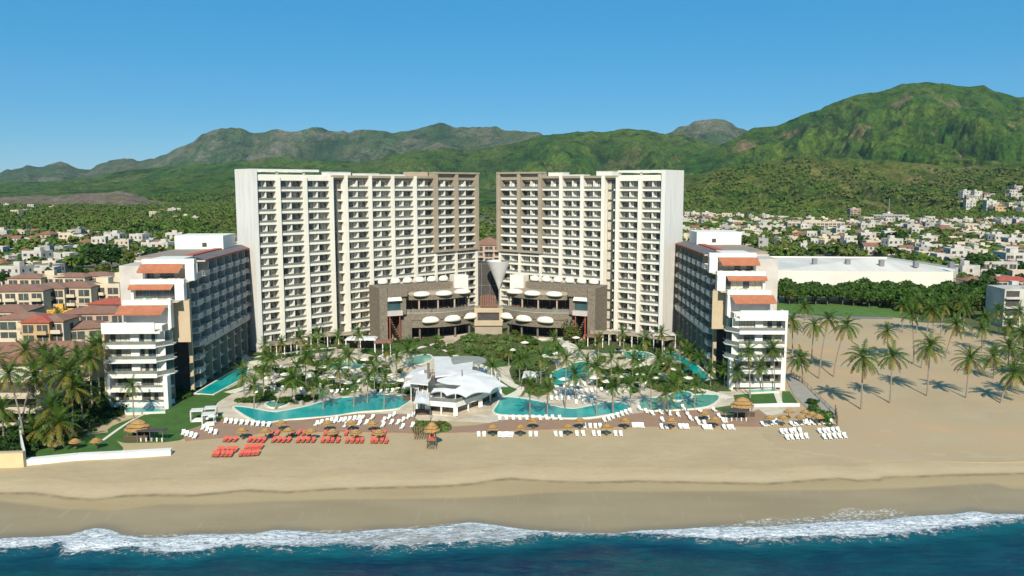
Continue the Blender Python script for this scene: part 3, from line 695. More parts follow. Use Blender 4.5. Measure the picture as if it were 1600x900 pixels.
# ---------------------------------------------------------------- stepped side wings
def wing(sign, ox, oy, rz, label, lap):
    """local: +x outward (away from the garden), y inland"""
    root = empty('hotel_wing', (ox, oy, 0), rz, label, 'hotel wing')
    rr = random.Random(7+sign)
    S = sign
    def bx(b, x0, x1, y0, y1, z0, z1, m): b.box(S*x0, S*x1, y0, y1, z0, z1, m)
    def pr(b, pts, z0, z1, m): b.prism([(S*x, y) for x, y in pts], z0, z1, m)
    # front block: five storeys behind white balconies
    core = MB()
    pr(core, [(2.6,2.0),(12.6,2.0),(12.6,14.4),(3.9,14.4),(0.4,5.0)], 0, 16.6, WHITE)
    pr(core, [(0.3,4.6),(9.8,4.6),(9.8,14.4),(4.2,14.4)], 16.6, 22.6, WHITE) 
    pr(core, [(-1.2,9.6),(9.6,9.6),(9.6,20),(3.0,20),(2.0,11.2),(-1.2,11.2)], 22.6, 26.6, WHITE)
    pr(core, [(-2.4,13.4),(8.4,13.4),(8.4,24),(1.31,24),(1.31,14.9),(-2.4,14.9)], 26.6, 30.6, WHITE)
    core.build('wall', root)
    # outer side fins and frame
    fr = MB()
    bx(fr, 12.6, 13.1, -0.3, 14, 0, 17.4, TAN if S < 0 else WHITE)
    bx(fr, 12.0, 12.6, -0.35, 1.99, 0, 7.2, WHITE); fr.build('side_fin', root)
    fr = MB(); bx(fr, 0.0, 0.9, 0.0, 2.0, 0, 7.2, WHITE); fr.build('side_fin', root)
    for k in range(5):
        z = 1.0+3.2*k
        o = MB()
        lo = k < 2
        x0 = 0.9 if lo else 0.6
        pts = [(x0, -0.2), (12.58, -0.2), (12.58, 2.02), (x0, 2.02)] if lo else [(2.0, -0.2), (12.58, -0.2), (12.58, 2.02), (-0.6, 5.0), (-0.6, 3.2)]
        pr(o, pts, z-0.25, z, WHITE)
        if lo: bx(o, 0.9, 11.99, -0.25, -0.05, z-0.35, z+0.65, WHITE)
        else:
            bx(o, 2.0, 12.58, -0.25, -0.05, z-0.45, z+0.42, WHITE)
        for xx in (7.0,): bx(o, xx-0.9, xx+0.9, 1.4, 2.03, z+0.01, z+2.9, WHITE)
        bx(o, 0.8, 2.6, 1.99, 2.04, z+0.01, z+2.9, CREAM)
        for q in range(3):
            cx = 1.6+rr.random()*10; bx(o, cx-0.3, cx+0.3, 0.4, 1.0, z+0.005, z+0.7, WHITE if rr.random() < .6 else BROWNF)
        ob = o.build('balcony', root)
        g = MB(); bx(g, 2.0 if not lo else 0.95, 12.5, -0.18, -0.13, z+(0.42 if not lo else .65), z+1.15, RAILG); g.build('railing', ob)
        if not lo:
            g = MB(); g.tube([(S*2.0,-0.15,z+0.9),(S*-0.55,3.2,z+0.9),(S*-0.55,5.0,z+0.9)], 0.05, METAL, 4)
            g.face([(S*2.0,-0.15,z+0.0),(S*-0.55,3.2,z+0.0),(S*-0.55,3.2,z+0.9),(S*2.0,-0.15,z+0.9)], RAILG); g.build('railing', ob)
        wb = MB()
        for (a, c_) in ((2.8, 6.0), (8.0, 12.3)):
            wb = MB(); lo_, hi_ = sorted((S*a, S*c_)); window_mesh(wb, lo_, hi_, 1.95, z+0.15, z+2.6, rr, 4); wb.build('window', root)
        # corner glazing facing the garden
        cg = MB(); cg.face([(S*0.35,5.05,z+0.1),(S*3.8,14.3,z+0.1),(S*3.8,14.3,z+2.8),(S*0.35,5.05,z+2.8)], GLASS2)
        cg.face([(S*2.5,1.9,z+0.1),(S*0.3,4.9,z+0.1),(S*0.3,4.9,z+2.8),(S*2.5,1.9,z+2.8)], GLASS2)
        for yy in (5.1, 7.4, 9.7, 12.0, 14.3): xq = S*(0.28+(yy-5.1)/9.2*3.45); cg.box(xq-.05, xq+.05, yy-0.06, yy+0.06, z, z+2.9, METAL)
        cg.build('window', root)
    # terraces, parapets, recessed rooms, awnings of the upper steps
    steps = [  # x0, x1, y front, floor z, parapet top, awning, room x
        (0.0, 13.1, -0.3, 17.0, 19.5), (0.0, 10.2, 4.2, 20.0, 23.2), (-1.6, 10.0, 8.3, 24.3, 27.3), (-2.8, 8.7, 12.0, 28.4, 31.5)]
    t = MB(); bx(t, 0.9, 13.12, -0.32, 4.6, 16.62, 17.0, WHITE); bx(t, 2.0, 13.14, -0.34, -0.04, 17.0, 19.0, WHITE); bx(t, 12.85, 13.15, -0.04, 4.6, 17.0, 18.6, WHITE); 
    bx(t, 0.95, 1.2, 1.2, 4.5, 17.0, 18.1, GREYW); t.build('terrace_parapet', root)
    for k, (x0, x1, yf, z0, z1) in enumerate(steps[1:]):
        base = (17.0, 22.6, 26.6)[k]
        o = MB()
        # projecting portal frame: head, two cheeks; the room glass sits back inside it
        bx(o, x0-0.1, x1, yf-0.2, yf+1.6+k*0.01, z1-1.05, z1, WHITE)
        bx(o, x1-0.55, x1-0.01, yf-0.15, yf+1.6, base, z1-1.05, WHITE); bx(o, x0, x0+(0.5 if k == 0 else 2.0), yf-0.15, yf+1.6, base, z1-1.05, WHITE)
        (bx(o, 1.35, x1-0.1, yf+1.5, 16+4*k, z1-1.0, z1-0.3, WHITE) if k else pr(o, [(0.1,5.6),(9.9,5.6),(9.9,14.3),(4.0,14.3)], z1-1.0, z1-0.3, WHITE))
        o.build('portal_frame', root)
        if k:
            o = MB(); bx(o, x0+0.2, steps[k][1]-0.02, steps[k][2]+0.5, yf, base, base+0.12, PAVE)
            o.build('terrace_floor', root)
        wb = MB(); a, c_ = sorted((S*(x0+(0.6 if k == 0 else 2.1)), S*(x1-0.6)))
        window_mesh(wb, a, c_, yf+1.1, base+0.1, z1-1.1, rr, 6); wb.build('window', root)
        ax0, ax1 = x0+(0.7 if k == 0 else 2.1), x1-0.3+(0.9 if k == 0 else .5)
        za = z1-1.1
        out_ = 2.7 if k != 1 else 1.0
        dz = 1.5 if k != 1 else 0.85
        aw = MB()
        p = [(S*ax0, yf-0.25, za), (S*ax1, yf-0.25, za), (S*(ax1+0.1), yf-out_, za-dz), (S*(ax0+0.4), yf-out_, za-dz)]
        aw.face(p, AWN); aw.face([(q[0], q[1], q[2]-0.06) for q in reversed(p)], AWN)
        aw.face([p[3], p[2], (p[2][0], p[2][1], p[2][2]-0.3), (p[3][0], p[3][1], p[3][2]-0.3)], AWN)
        for q in (p[0:1]+p[3:4], p[1:3]):
            aw.tube([q[0], q[1]], 0.04, METAL, 4)
        aw.build('awning', root)
        g = MB()
        for q in range(4):
            cx = x0+2+rr.random()*(x1-x0-3); bx(g, cx-0.35, cx+0.35, yf-1.9, yf-1.1, base+0.13, base+0.7, WHITE)
        g.build('terrace_seats', root)
    # long wing behind
    L0, L1 = 14.6, 66.0
    b = MB(); bx(b, 1.3, 15, L0, L1, 0, 29.8, GREYW); b.build('wall', root)
    tp = MB()
    pr(tp, [(-2.7,8.0),(1.3,8.0),(3.7,14.4),(-0.9,14.4)], 13.2, 22.55, TAN); bx(tp, -0.9, 0.0, 14.0, 14.58, 0, 13.2, TAN)
    tp.v += []; tp.build('tan_panel', root)
    dr = MB(); bx(dr, 0.02, 3.9, 14.45, 14.59, 0, 13.2, DARK); dr.build('shade_panel', root)  # flat dark sheet painted in for the shade of the void here
    rf = MB()
    bx(rf, -1.4, 15.4, 24.1, L1, 29.8, 30.2, GREYW)
    q = [(S*-1.5, 24.1, 30.2), (S*-1.5, L1, 30.2), (S*1.6, L1, 31.0), (S*1.6, 24.1, 31.0)]
    rf.face(q if S > 0 else q[::-1], mat('slate_roof', (0.16,0.14,0.14), (0.12,0.105,0.105), 0.6, 0.85))
    bx(rf, 1.6, 15.0, 24.15, L1-0.1, 30.2, 30.95, mat('roof_gravel', (0.30,0.24,0.19), (0.24,0.19,0.15), 0.4, 0.9))
    bx(rf, -1.62, -1.45, 24.1, L1, 29.9, 30.3, TERRAR); bx(rf, 2.0, 4.0, 26, L1-16, 30.96, 31.25, TERRAR)
    rf.build('roof', root)
    ph = MB(); bx(ph, 1.6, 14.5, L1-17, L1-6, 30.97, 34.6, WHITE); bx(ph, 6.0, 7.2, L1-17.06, L1-16.9, 31.6, 32.7, DARK); ph.build('penthouse', root)
    nb_ = 8; bw = (L1-L0-0.6)/nb_
    for k in range(9):
        z = 1.0+3.2*k
        for j in range(nb_):
            y0 = L0+0.6+j*bw
            if z+3.2 > 30: continue
            o = MB()
            corner = j == 0
            if k < 3 and not corner:    # lower storeys: slabs before the dark-painted recess
                bx(o, -0.1, 1.28, y0+0.2, y0+bw-0.2, z-0.25, z, GREYW)
                bx(o, -0.14, 0.0, y0+0.2, y0+bw*0.55, z-0.25, z+0.8, GREYW)
            else:
                o.prism([(S*-0.2, y0+0.12), (S*-1.3, y0+bw*0.35), (S*-1.3, y0+bw-0.25), (S*1.28, y0+bw-0.25), (S*1.28, y0+0.12)], z-0.22, z, GREYW)
                bx(o, -1.36, -1.22, y0+bw*0.35, y0+bw-0.27, z-0.3, z+0.55, WHITE if S > 0 else GREYW)  # left wing upstands take grey to stand for the shaded side
                for c_ in range(2):
                    cy = y0+1+rr.random()*(bw-2.4); bx(o, -0.95, -0.15, cy, cy+0.9, z+0.005, z+1.0, WHITE)
            ob = o.build('balcony', root)
            if not (k < 3 and not corner):
                g = MB(); g.face([(S*-0.2,y0+0.12,z),(S*-1.3,y0+bw*0.35,z),(S*-1.3,y0+bw*0.35,z+1.05),(S*-0.2,y0+0.12,z+1.05)], RAILG)
                bx(g, -1.33, -1.28, y0+bw*0.35, y0+bw-0.27, z+0.55, z+1.05, RAILG); g.build('railing', ob)
            wb = MB()
            m_ = GLASS2 if corner else GLASS
            nn = 3
            wb.box(min(S*1.21,S*1.295), max(S*1.21,S*1.295), y0+0.45, y0+bw-0.45, z+0.06, z+0.17, METAL)
            for c_ in range(nn):
                a0 = y0+0.5+c_*(bw-1.0)/nn; a1 = a0+(bw-1.0)/nn-0.12
                wb.box(min(S*1.22,S*1.29), max(S*1.22,S*1.29), a0, a1, z+0.15, z+2.6, CURTAIN if rr.random() < .25 else m_)
            wb.build('window', root)
    for j in range(nb_+1):
        y0 = L0+0.6+j*bw
        f_ = MB(); bx(f_, -1.0 if j > 1 else -0.4, 1.29, y0-0.14, y0+0.14, 9.9 if j > 0 else 0, 29.8, TAN if S > 0 else GREYW); f_.build('fin', root)  # left wing fins coloured grey to stand for their shade
    for j in range(1, nb_+1):
        y0 = L0+0.6+j*bw
        f_ = MB(); bx(f_, -0.9, 1.2, y0-0.22, y0+0.22, 0, 9.55, TAUPE); f_.build('pillar', root)
    f_ = MB(); bx(f_, 1.21, 1.295, L0+0.7, L1, 0.05, 9.5, DARK); f_.build('lower_shade_panel', root)  # dark panel on the back wall stands for shade in the lower storeys
    bb = MB(); bx(bb, -1.2, -0.6, L0+0.6+bw, L1, 9.6, 11.4, GREYW)
    bb.build('band', root)
    return root
wing(-1, -74.3, 175.5, math.radians(2.4), 'stepped white hotel wing on the left with its long grey balcony side in shade', None)
wing(1, 51.4, 192.7, math.radians(-0.8), 'stepped white hotel wing on the right beside the open sand, terracotta awnings on its terraces', None)

# ---------------------------------------------------------------- restaurant terraces at the foot of the towers
def oval(b, cx, cy, cz, rx, ry, rz_, m, n=16):
    prof = [(0.02, 1.0), (0.5, 0.92), (0.8, 0.68), (0.97, 0.3), (1.0, 0.0), (0.93, -0.3), (0.5, -0.4)]
    base = len(b.v); k = b.mid(m)
    for r_, z in prof:
        for j in range(n):
            t = 2*math.pi*j/n; b.v.append((cx+rx*r_*math.cos(t), cy+ry*r_*math.sin(t), cz+rz_*z))
    for i in range(len(prof)-1):
        for j in range(n):
            b.f.append((base+i*n+j, base+(i+1)*n+j, base+(i+1)*n+(j+1)%n, base+i*n+(j+1)%n)); b.mi.append(k)
def restaurant(sign, O, th, label):
    """local x from the centre outwards *sign*, y inland. total length 37 m"""
    rr = random.Random(50+sign)
    root = empty('restaurant_building', (O[0], O[1], 0), th, label, 'restaurant building'); root.scale = (0.89, 1, 1)
    S = sign
    def bx(b, x0, x1, y0, y1, z0, z1, m): b.box(S*x0, S*x1, y0, y1, z0, z1, m)
    def cv(x): return -3.6*math.sin(math.pi*min(max(x/27.0, 0), 1))        # bulging front edge
    def band(b, x0, x1, y_in, z0, z1, m, off=0.0, n=14):
        xs_ = [x0+(x1-x0)*i/n for i in range(n+1)]
        pts = [(S*x, cv(x)+off) for x in xs_] + [(S*x1, y_in), (S*x0, y_in)]
        b.prism(pts, z0, z1, m)
    w_ = MB(); bx(w_, 0, 36, 6.5, 9.5, 0, 16.9, STONE); w_.build('wall', root)
    gl = MB(); bx(gl, 0.5, 25, 6.3, 6.49, 0.3, 3.6, DARK); bx(gl, 0.5, 27, 6.3, 6.49, 9.4, 12.4, DARK)
    for i in range(9): bx(gl, 0.6+i*3, 0.75+i*3, 6.2, 6.3, 0.3, 3.6, METAL); bx(gl, 0.6+i*3, 0.75+i*3, 6.2, 6.3, 9.4, 12.4, TAN)
    gl.build('window_wall', root)
    lo = MB(); band(lo, 0, 26, 6.3, 4.0, 6.5, STONE, 0.3); band(lo, 0, 27.5, 6.29, 6.5, 8.6, STONE, 0.0); lo.build('lower_canopy', root)
    dk = MB(); band(dk, 0, 27.6, 6.28, 8.6, 8.75, TAN, 0.1); dk.build('terrace_floor', root)
    rl = MB()
    xs_ = [27.4*i/20 for i in range(21)]
    for i in range(20): 
        a = (S*xs_[i], cv(xs_[i])+0.15); c_ = (S*xs_[i+1], cv(xs_[i+1])+0.15)
        rl.face([(*a, 8.75), (*c_, 8.75), (*c_, 9.75), (*a, 9.75)], RAILG)
        rl.tube([(*a, 9.78), (*c_, 9.78)], 0.04, METAL, 4)
    rl.build('railing', root)
    up = MB(); band(up, 1.5, 28, 6.5, 12.6, 13.9, STONE, 1.2); band(up, 3.0, 27.5, 6.4, 13.9, 15.0, TAUPE, 2.6); up.build('upper_canopy', root)
    # ivory oval shades
    for i, x in enumerate((5.0, 12.8, 20.6)):
        o = MB(); oval(o, S*x, cv(x)+1.6, 14.2, 3.2, 1.9, 1.1, IVORY); o.build('oval_shade', root, True)
    for i, x in enumerate((2.6, 10.2, 18.2)):
        o = MB(); oval(o, S*x, cv(x)+0.15, 6.1, 3.3, 1.3, 1.45, IVORY); o.build('oval_shade', root, True)
    for x in (2, 8.5, 15, 21.5, 26.5):
        c_ = MB(); bx(c_, x-0.22, x+0.22, cv(x)+1.6, cv(x)+2.0, 8.75, 12.6, TAN); c_.build('column', root)
        c_ = MB(); bx(c_, x-0.25, x+0.25, cv(x)+1.2, cv(x)+1.7, 0, 4.0, STONE); c_.build('column', root)
    # outer stone frame with the glazed box
    fr = MB(); bx(fr, 33.4, 36.2, -1.6, 9.4, 0, 16.95, STONE); bx(fr, 26.6, 28.6, -1.4, 9.4, 8.5, 15.8, STONE)
    fr.prism([(S*26.4,-2.3),(S*33.4,-2.3),(S*33.4,6.45),(S*26.4,6.45)], 14.2, 16.96, STONE)
    fr.prism([(S*8,4.2),(S*26.4,1.0),(S*26.4,6.45),(S*8,6.45)], 15.0, 16.94, STONE)
    fr.build('stone_frame', root)
    o = MB(); bx(o, 0.2, 5.6, 5.0, 9.3, 14.2, 19.0, CREAM); o.build('cream_box', root)
    for i in range(6):
        o = MB(); oval(o, S*(8.5+i*4.6), 8.2, 17.6, 1.9, 1.0, 1.3, IVORY, 10); o.build('roof_dome', root, True)
    g = MB(); bx(g, 28.6, 33.4, -1.2, -1.0, 9.9, 14.2, GLASS2); bx(g, 28.2, 33.6, -2.4, 3, 8.4, 9.9, GREYW); g.build('glazed_box', root)
    o = MB(); 
    o.face([(S*28.4,-2.5,13.0),(S*33.6,-2.5,13.0),(S*33.2,-1.9,15.2),(S*28.9,-1.9,15.2)], IVORY); o.face([(S*28.4,-2.45,13.0),(S*28.9,-1.8,15.2),(S*33.2,-1.8,15.2),(S*33.6,-2.45,13.0)], IVORY)
    o.build('oval_shade', root)
    tw = MB(); bx(tw, 24.5, 28.3, -1.0, 6.2, 0, 6.6, STONE); tw.build('stair_tower', root)
    st = MB()
    for i in range(9): bx(st, 28.9+i*0.42, 29.4+i*0.42, -2.2, 0.5, 1.0+i*0.75, 1.3+i*0.75, WOOD)
    bx(st, 29, 29.3, -2, -1.7, 0, 8.4, TERRAR); bx(st, 32.6, 32.9, -2, -1.7, 0, 8.4, TERRAR); st.build('stairway', root)
    return root
# terrace table objects are top-level things placed on the terraces: see below
def restaurant_tables(S, O, th, side):
    rr = random.Random(60+S); 
    proto = None; M_ = Matrix.Translation((O[0], O[1], 0)) @ Matrix.Rotation(th, 4, 'Z')
    spots = []
    for i in range(24):
        for _ in range(30):
            x = 1+rr.random()*25; y = -3.6*math.sin(math.pi*x/27.0)+0.9+rr.random()*3.6
            if all((x-a)**2+(y-c_)**2 > 3.0 for a, c_ in spots): spots.append((x, y)); break
    spots.sort()
    me = {}
    for i, (x, y) in enumerate(spots):
        p = M_ @ Vector((S*x*0.89, y, 8.76))
        nm = 'first' if i == 0 else ordw(i+1)
        t = empty('terrace_table', p, rr.random()*3)
        tag(t, f'{nm} small brown table out from the middle on the {side} restaurant terrace', 'table', 'tables on the restaurant terraces')
        if 'top' not in me:
            b = MB(); b.lathe([(0.02,0.72),(0.5,0.72),(0.5,0.68),(0.06,0.66),(0.06,0.05),(0.3,0.0)], WOOD, 10); me['top'] = b.mesh('table_top')
            b = MB(); b.box(-0.22,0.22,-0.22,0.22,0.4,0.46,TERRA); b.box(-0.22,0.22,0.18,0.22,0.46,0.95,TERRA)
            for ax in (-.2,.17):
                for ay in (-.2,.17): b.box(ax,ax+.04,ay,ay+.04,0,0.4,TERRA)
            me['ch'] = b.mesh('chair')
        link('table_top', me['top'], t)
        for q in range(3):
            a = q*2.1+rr.random(); c_ = link('terrace_chair', me['ch'])
            wp = p+Vector((math.cos(a)*0.85, math.sin(a)*0.85, 0)); c_.location = wp; c_.rotation_euler = (0,0,a-math.pi/2)
            tag(c_, f'{("first","second","third")[q]} reddish chair at the {nm} table out from the middle, {side} restaurant terrace', 'chair', 'chairs on the restaurant terraces')
thq = math.atan2(15, 31)
restaurant(-1, (-12.0, 266), thq, 'curved brown stone restaurant building with ivory oval shades at the foot of the left tower')
restaurant(1, (-3.0, 266), -thq, 'curved brown stone restaurant building with ivory oval shades at the foot of the right tower')
restaurant_tables(-1, (-12.0, 266), thq, 'left')
restaurant_tables(1, (-3.0, 266), -thq, 'right')
# link block between the two restaurants
r_ = empty('link_building', (-7.6, 264.5, 0), 0, 'beige block with one dark slot opening joining the two curved restaurants', 'building')
b = MB(); b.box(-4.4,4.4,0.6,8,0,8.6,TAUPE); b.build('wall', r_)
b = MB(); b.box(-4.5,4.5,0,0.58,3.2,4.9,TAN); b.box(-4.5,4.5,0,0.58,7.5,9.0,TAN); b.box(-4.5,-3.5,0,0.58,4.9,7.5,TAN); b.box(3.5,4.5,0,0.58,4.9,7.5,TAN); b.build('front_frame', r_)
b = MB(); b.box(-3.5,3.5,0.45,0.59,4.9,7.5,DARK); b.build('opening', r_)
rr = random.Random(5)
g_ = empty('wicker_pavilion', (-7.4, 268.5, 9.02), 0, 'round ribbed terracotta wicker pavilion standing on the beige link block', 'pavilion')
b = MB()
for i in range(7):
    a0 = -2.6+i*0.74; b.tube([(a0,-1.6,0),(a0,-1.75,2.0),(a0,-1.0,3.2-abs(i-3)*0.15),(a0,0.3,3.6-abs(i-3)*0.15),(a0,2.0,2.6)], 0.33, TERRA, 6)
b.build('rib', g_)
b = MB(); b.box(-2.8,2.8,-1.4,1.8,0,0.5,TERRA); b.build('base', g_)
# glazed lobby with the white funnel canopy behind
lb = empty('lobby_building', (-8.0, 300, 0), 0, 'dark glazed lobby seen in the gap between the two towers', 'lobby')
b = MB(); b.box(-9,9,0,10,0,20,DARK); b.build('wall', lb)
b = MB()
for i in range(7): b.box(-9+i*3-0.06,-9+i*3+0.06,-0.15,-0.01,0,20,METAL)
for z in (6, 12, 19.8): b.box(-9,9,-0.12,-0.015,z,z+0.12,METAL)
b.build('mullion', lb)
fn = empty('funnel_canopy', (-3.6, 291, 0), 0, 'white inverted cone fabric canopy on a thin stem between the two towers', 'canopy')
b = MB(); b.lathe([(0.12,11.5),(1.3,14.6),(2.8,18.2),(4.4,21.8),(4.3,21.82),(2.7,18.3),(0.1,12.2)], TENT, 20, (-1,0,0)); b.build('membrane', fn)
b = MB(); b.tube([(-1,0,0),(-1,0,12.5)], 0.18, METAL, 6); b.build('stem', fn)
# ---------------------------------------------------------------- garden side loggias / low pavilions at the tower feet
def gallery(px, h, label, n=10):
    pts = [at(u, v) for u, v in px]
    root = empty('garden_gallery', pts[0], 0, label, 'covered walkway')
    o0 = pts[0]
    b = MB()
    sm = smooth_poly([(p.x-o0.x, p.y-o0.y) for p in pts], 5, False)
    for i in range(len(sm)-1):
        a, c_ = sm[i], sm[i+1]
        d = Vector((c_[0]-a[0], c_[1]-a[1])).normalized(); nn = Vector((-d.y, d.x))*4.0
        b.prism([a, c_, (c_[0]+nn.x, c_[1]+nn.y), (a[0]+nn.x, a[1]+nn.y)], h, h+0.45, TAUPE)
    b.build('roof', root)
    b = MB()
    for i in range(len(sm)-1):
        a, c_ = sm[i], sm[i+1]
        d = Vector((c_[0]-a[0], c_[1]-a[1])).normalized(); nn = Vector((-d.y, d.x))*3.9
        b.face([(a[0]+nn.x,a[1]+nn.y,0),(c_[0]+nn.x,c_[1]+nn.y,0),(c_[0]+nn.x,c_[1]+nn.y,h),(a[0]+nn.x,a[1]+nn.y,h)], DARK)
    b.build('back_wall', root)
    for i in range(0, len(sm), 2):
        b = MB(); b.box(sm[i][0]-0.12, sm[i][0]+0.12, sm[i][1]+0.2, sm[i][1]+0.44, 0, h, WHITE); b.build('column', root)
    return root
gallery([(922,540),(960,541),(1005,546),(1040,552)], 3.6, 'low curved gallery with slim white columns at the foot of the right tower')
gallery([(423,558),(450,556),(470,553)], 3.2, 'short low gallery half hidden by palms at the foot of the left tower')
gallery([(486,546),(520,543),(566,540)], 3.4, 'longer low gallery at the foot of the left tower beside the restaurant')
for (u, v, w_, d_, h_, lab) in ((563,549,9,5,3.2,'small white flat-roofed kiosk beside the left restaurant'), (1038,548,7,4,4.4,'small grey-roofed pavilion beside the right lap pool'), (930,545,5,4,3.4,'terracotta-roofed kiosk beside the right restaurant'),(598,556,5,4,3.6,'terracotta-roofed kiosk beside the left restaurant')):
    p = at(u, v); k_ = empty('garden_kiosk', p, 0, lab, 'kiosk')
    b = MB(); rm = TENT if 'white' in lab else (GREYW if 'grey' in lab else TERRA)
    b.box(-w_/2,w_/2,0,d_,h_,h_+0.25,rm); b.box(-w_/2+.4,w_/2-.4,.4,d_-.4,h_+.25,h_+.5,rm); b.build('roof', k_)
    for xx in (-w_/2+.3, 0, w_/2-.3):
        b = MB(); b.box(xx-.12,xx+.12,.2,.44,0,h_,WHITE); b.build('column', k_)
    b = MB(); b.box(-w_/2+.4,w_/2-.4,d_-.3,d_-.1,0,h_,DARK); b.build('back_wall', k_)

# ---------------------------------------------------------------- white beach club with tensile roofs
def membrane(b, corners, peak, m, sag=0.12, n=6, rings=5, power=0.75, thick=0.12):
    """tensile roof: scalloped edge between corners, rising to a peak"""
    nc = len(corners); edge = []
    P = Vector(peak)
    for i in range(nc):
        a = Vector(corners[i]); c_ = Vector(corners[(i+1)%nc])
        for k in range(n):
            t = k/n; q = a.lerp(c_, t); s_ = 4*t*(1-t); q2 = q.lerp(Vector((P.x, P.y, q.z)), sag*s_); q2.z = q.z+0.9*s_*sag*8*0.5
            edge.append(q2)
    ne = len(edge)
    for lay in (0, 1):
        base = len(b.v); k_ = b.mid(m)
        for r_ in range(rings+1):
            t = r_/rings
            for e in edge:
                q = e.lerp(P, t); q.z = e.z+(P.z-e.z)*(t**(1/power)) - lay*thick
                b.v.append(tuple(q))
        for r_ in range(rings):
            for j in range(ne):
                f = (base+r_*ne+j, base+r_*ne+(j+1)%ne, base+(r_+1)*ne+(j+1)%ne, base+(r_+1)*ne+j)
                b.f.append(f if lay == 0 else f[::-1]); b.mi.append(k_)
    return edge
def pt(u, v, z=0): return at(u, v, z)
bc = empty('beach_club', at(712, 653), 0, 'white two-storey beach club with a sweeping scalloped tent roof beside the pool', 'beach club')
O = bc.location.copy()
def L(u, v, z): q = at(u, v, 0)-O; return (q.x, q.y)
foot = [(652,641),(666,648),(712,652),(752,638),(783,622),(770,606),(690,604),(668,620)]
fp = [L(u, v, 0) for u, v in foot]
inner = []
cx = sum(p[0] for p in fp)/len(fp); cy = sum(p[1] for p in fp)/len(fp)
inner = [(cx+(p[0]-cx)*0.82, cy+(p[1]-cy)*0.82) for p in fp]
b = MB(); b.prism(inner, 0.0, 2.0, GLASS); b.prism([(cx+(p[0]-cx)*0.72, cy+(p[1]-cy)*0.72) for p in fp], 3.1, 5.6, GLASS); b.build('glass_wall', bc)
b = MB(); b.prism(fp, 2.0, 3.1, WHITE); b.build('floor_band', bc)
b = MB(); sc_ = [(cx+(p[0]-cx)*1.02, cy+(p[1]-cy)*1.02) for p in fp]
b.prism([(cx+(p[0]-cx)*1.0, cy+(p[1]-cy)*1.0) for p in fp], 0.07, 0.30, PAVE); b.build('plinth', bc)
for i, p in enumerate(fp):
    q = fp[(i+1)%len(fp)]
    for t in (0, 0.5):
        x = p[0]+(q[0]-p[0])*t; y = p[1]+(q[1]-p[1])*t; x = cx+(x-cx)*0.97; y = cy+(y-cy)*0.97
        c_ = MB(); w_ = 0.45 if t == 0 else 0.16; c_.box(x-w_, x+w_, y-w_*.6, y+w_*.6, 0.3, 2.0, WHITE); c_.build('column', bc)
        c_ = MB(); c_.tube([(x,y,3.1),(x,y,5.0)], 0.09, WHITE, 6); c_.build('post', bc)
for i in range(8):
    a = fp[i]; c_ = fp[(i+1)%8]; g = MB(); g.face([(a[0],a[1],3.1),(c_[0],c_[1],3.1),(c_[0],c_[1],3.9),(a[0],a[1],3.9)], RAILG); g.build('railing', bc)
tr = MB()
tc = [at(u, v, z)-O for u, v, z in [(673,614,4.5),(698,618,4.4),(728,621,4.3),(766,614,4.4),(794,604,4.6),(776,590,5.4),(745,579,6.4),(712,577,6.8),(682,588,5.8)]]
membrane(tr, tc, at(722,584,6.9)-O, TENT, sag=0.10, n=8, rings=8, power=1.0); tr.build('tent_roof', bc, True)
tr = MB()
tc = [at(u, v, z)-O for u, v, z in [(680,592,6.0),(708,588,6.4),(738,577,6.9),(739,565,7.6),(706,571,6.8),(700,558,7.2),(677,557,7.2),(679,572,6.4)]]
tr.prism([tuple((at(u, v, 6.6)-O)[:2]) for u, v in [(680,588),(706,585),(738,576),(739,565),(708,570),(702,557),(677,557),(679,572)]], 6.3, 6.62, TENT); tr.build('flat_roof', bc)
tr = MB(); tr.prism([tuple((at(u, v, 5.0)-O)[:2]) for u, v in [(640,598),(670,601),(676,584),(646,582)]], 4.75, 5.0, TENT); tr.build('flat_roof', bc)
for u, v, z in [(642,597,4.75),(668,600,4.75),(648,583,4.75),(682,587,6.3),(704,559,6.3),(736,575,6.3),(680,559,6.3)]:
    q = at(u, v, z)-O; c_ = MB(); c_.tube([(q.x,q.y,0),(q.x,q.y,z)], 0.12, WHITE, 6); c_.build('column', bc)
tr = MB(); tr.prism([tuple((at(u, v, 0)-O)[:2]) for u, v in [(650,632),(676,634),(690,612),(660,610)]], 2.2, 2.9, WHITE); tr.build('side_terrace', bc)
ms = MB(); _q = at(722,581,7.6)-O; ms.tube([(_q.x,_q.y,0), (_q.x,_q.y,8.0)], 0.14, METAL, 6); ms.build('mast', bc)
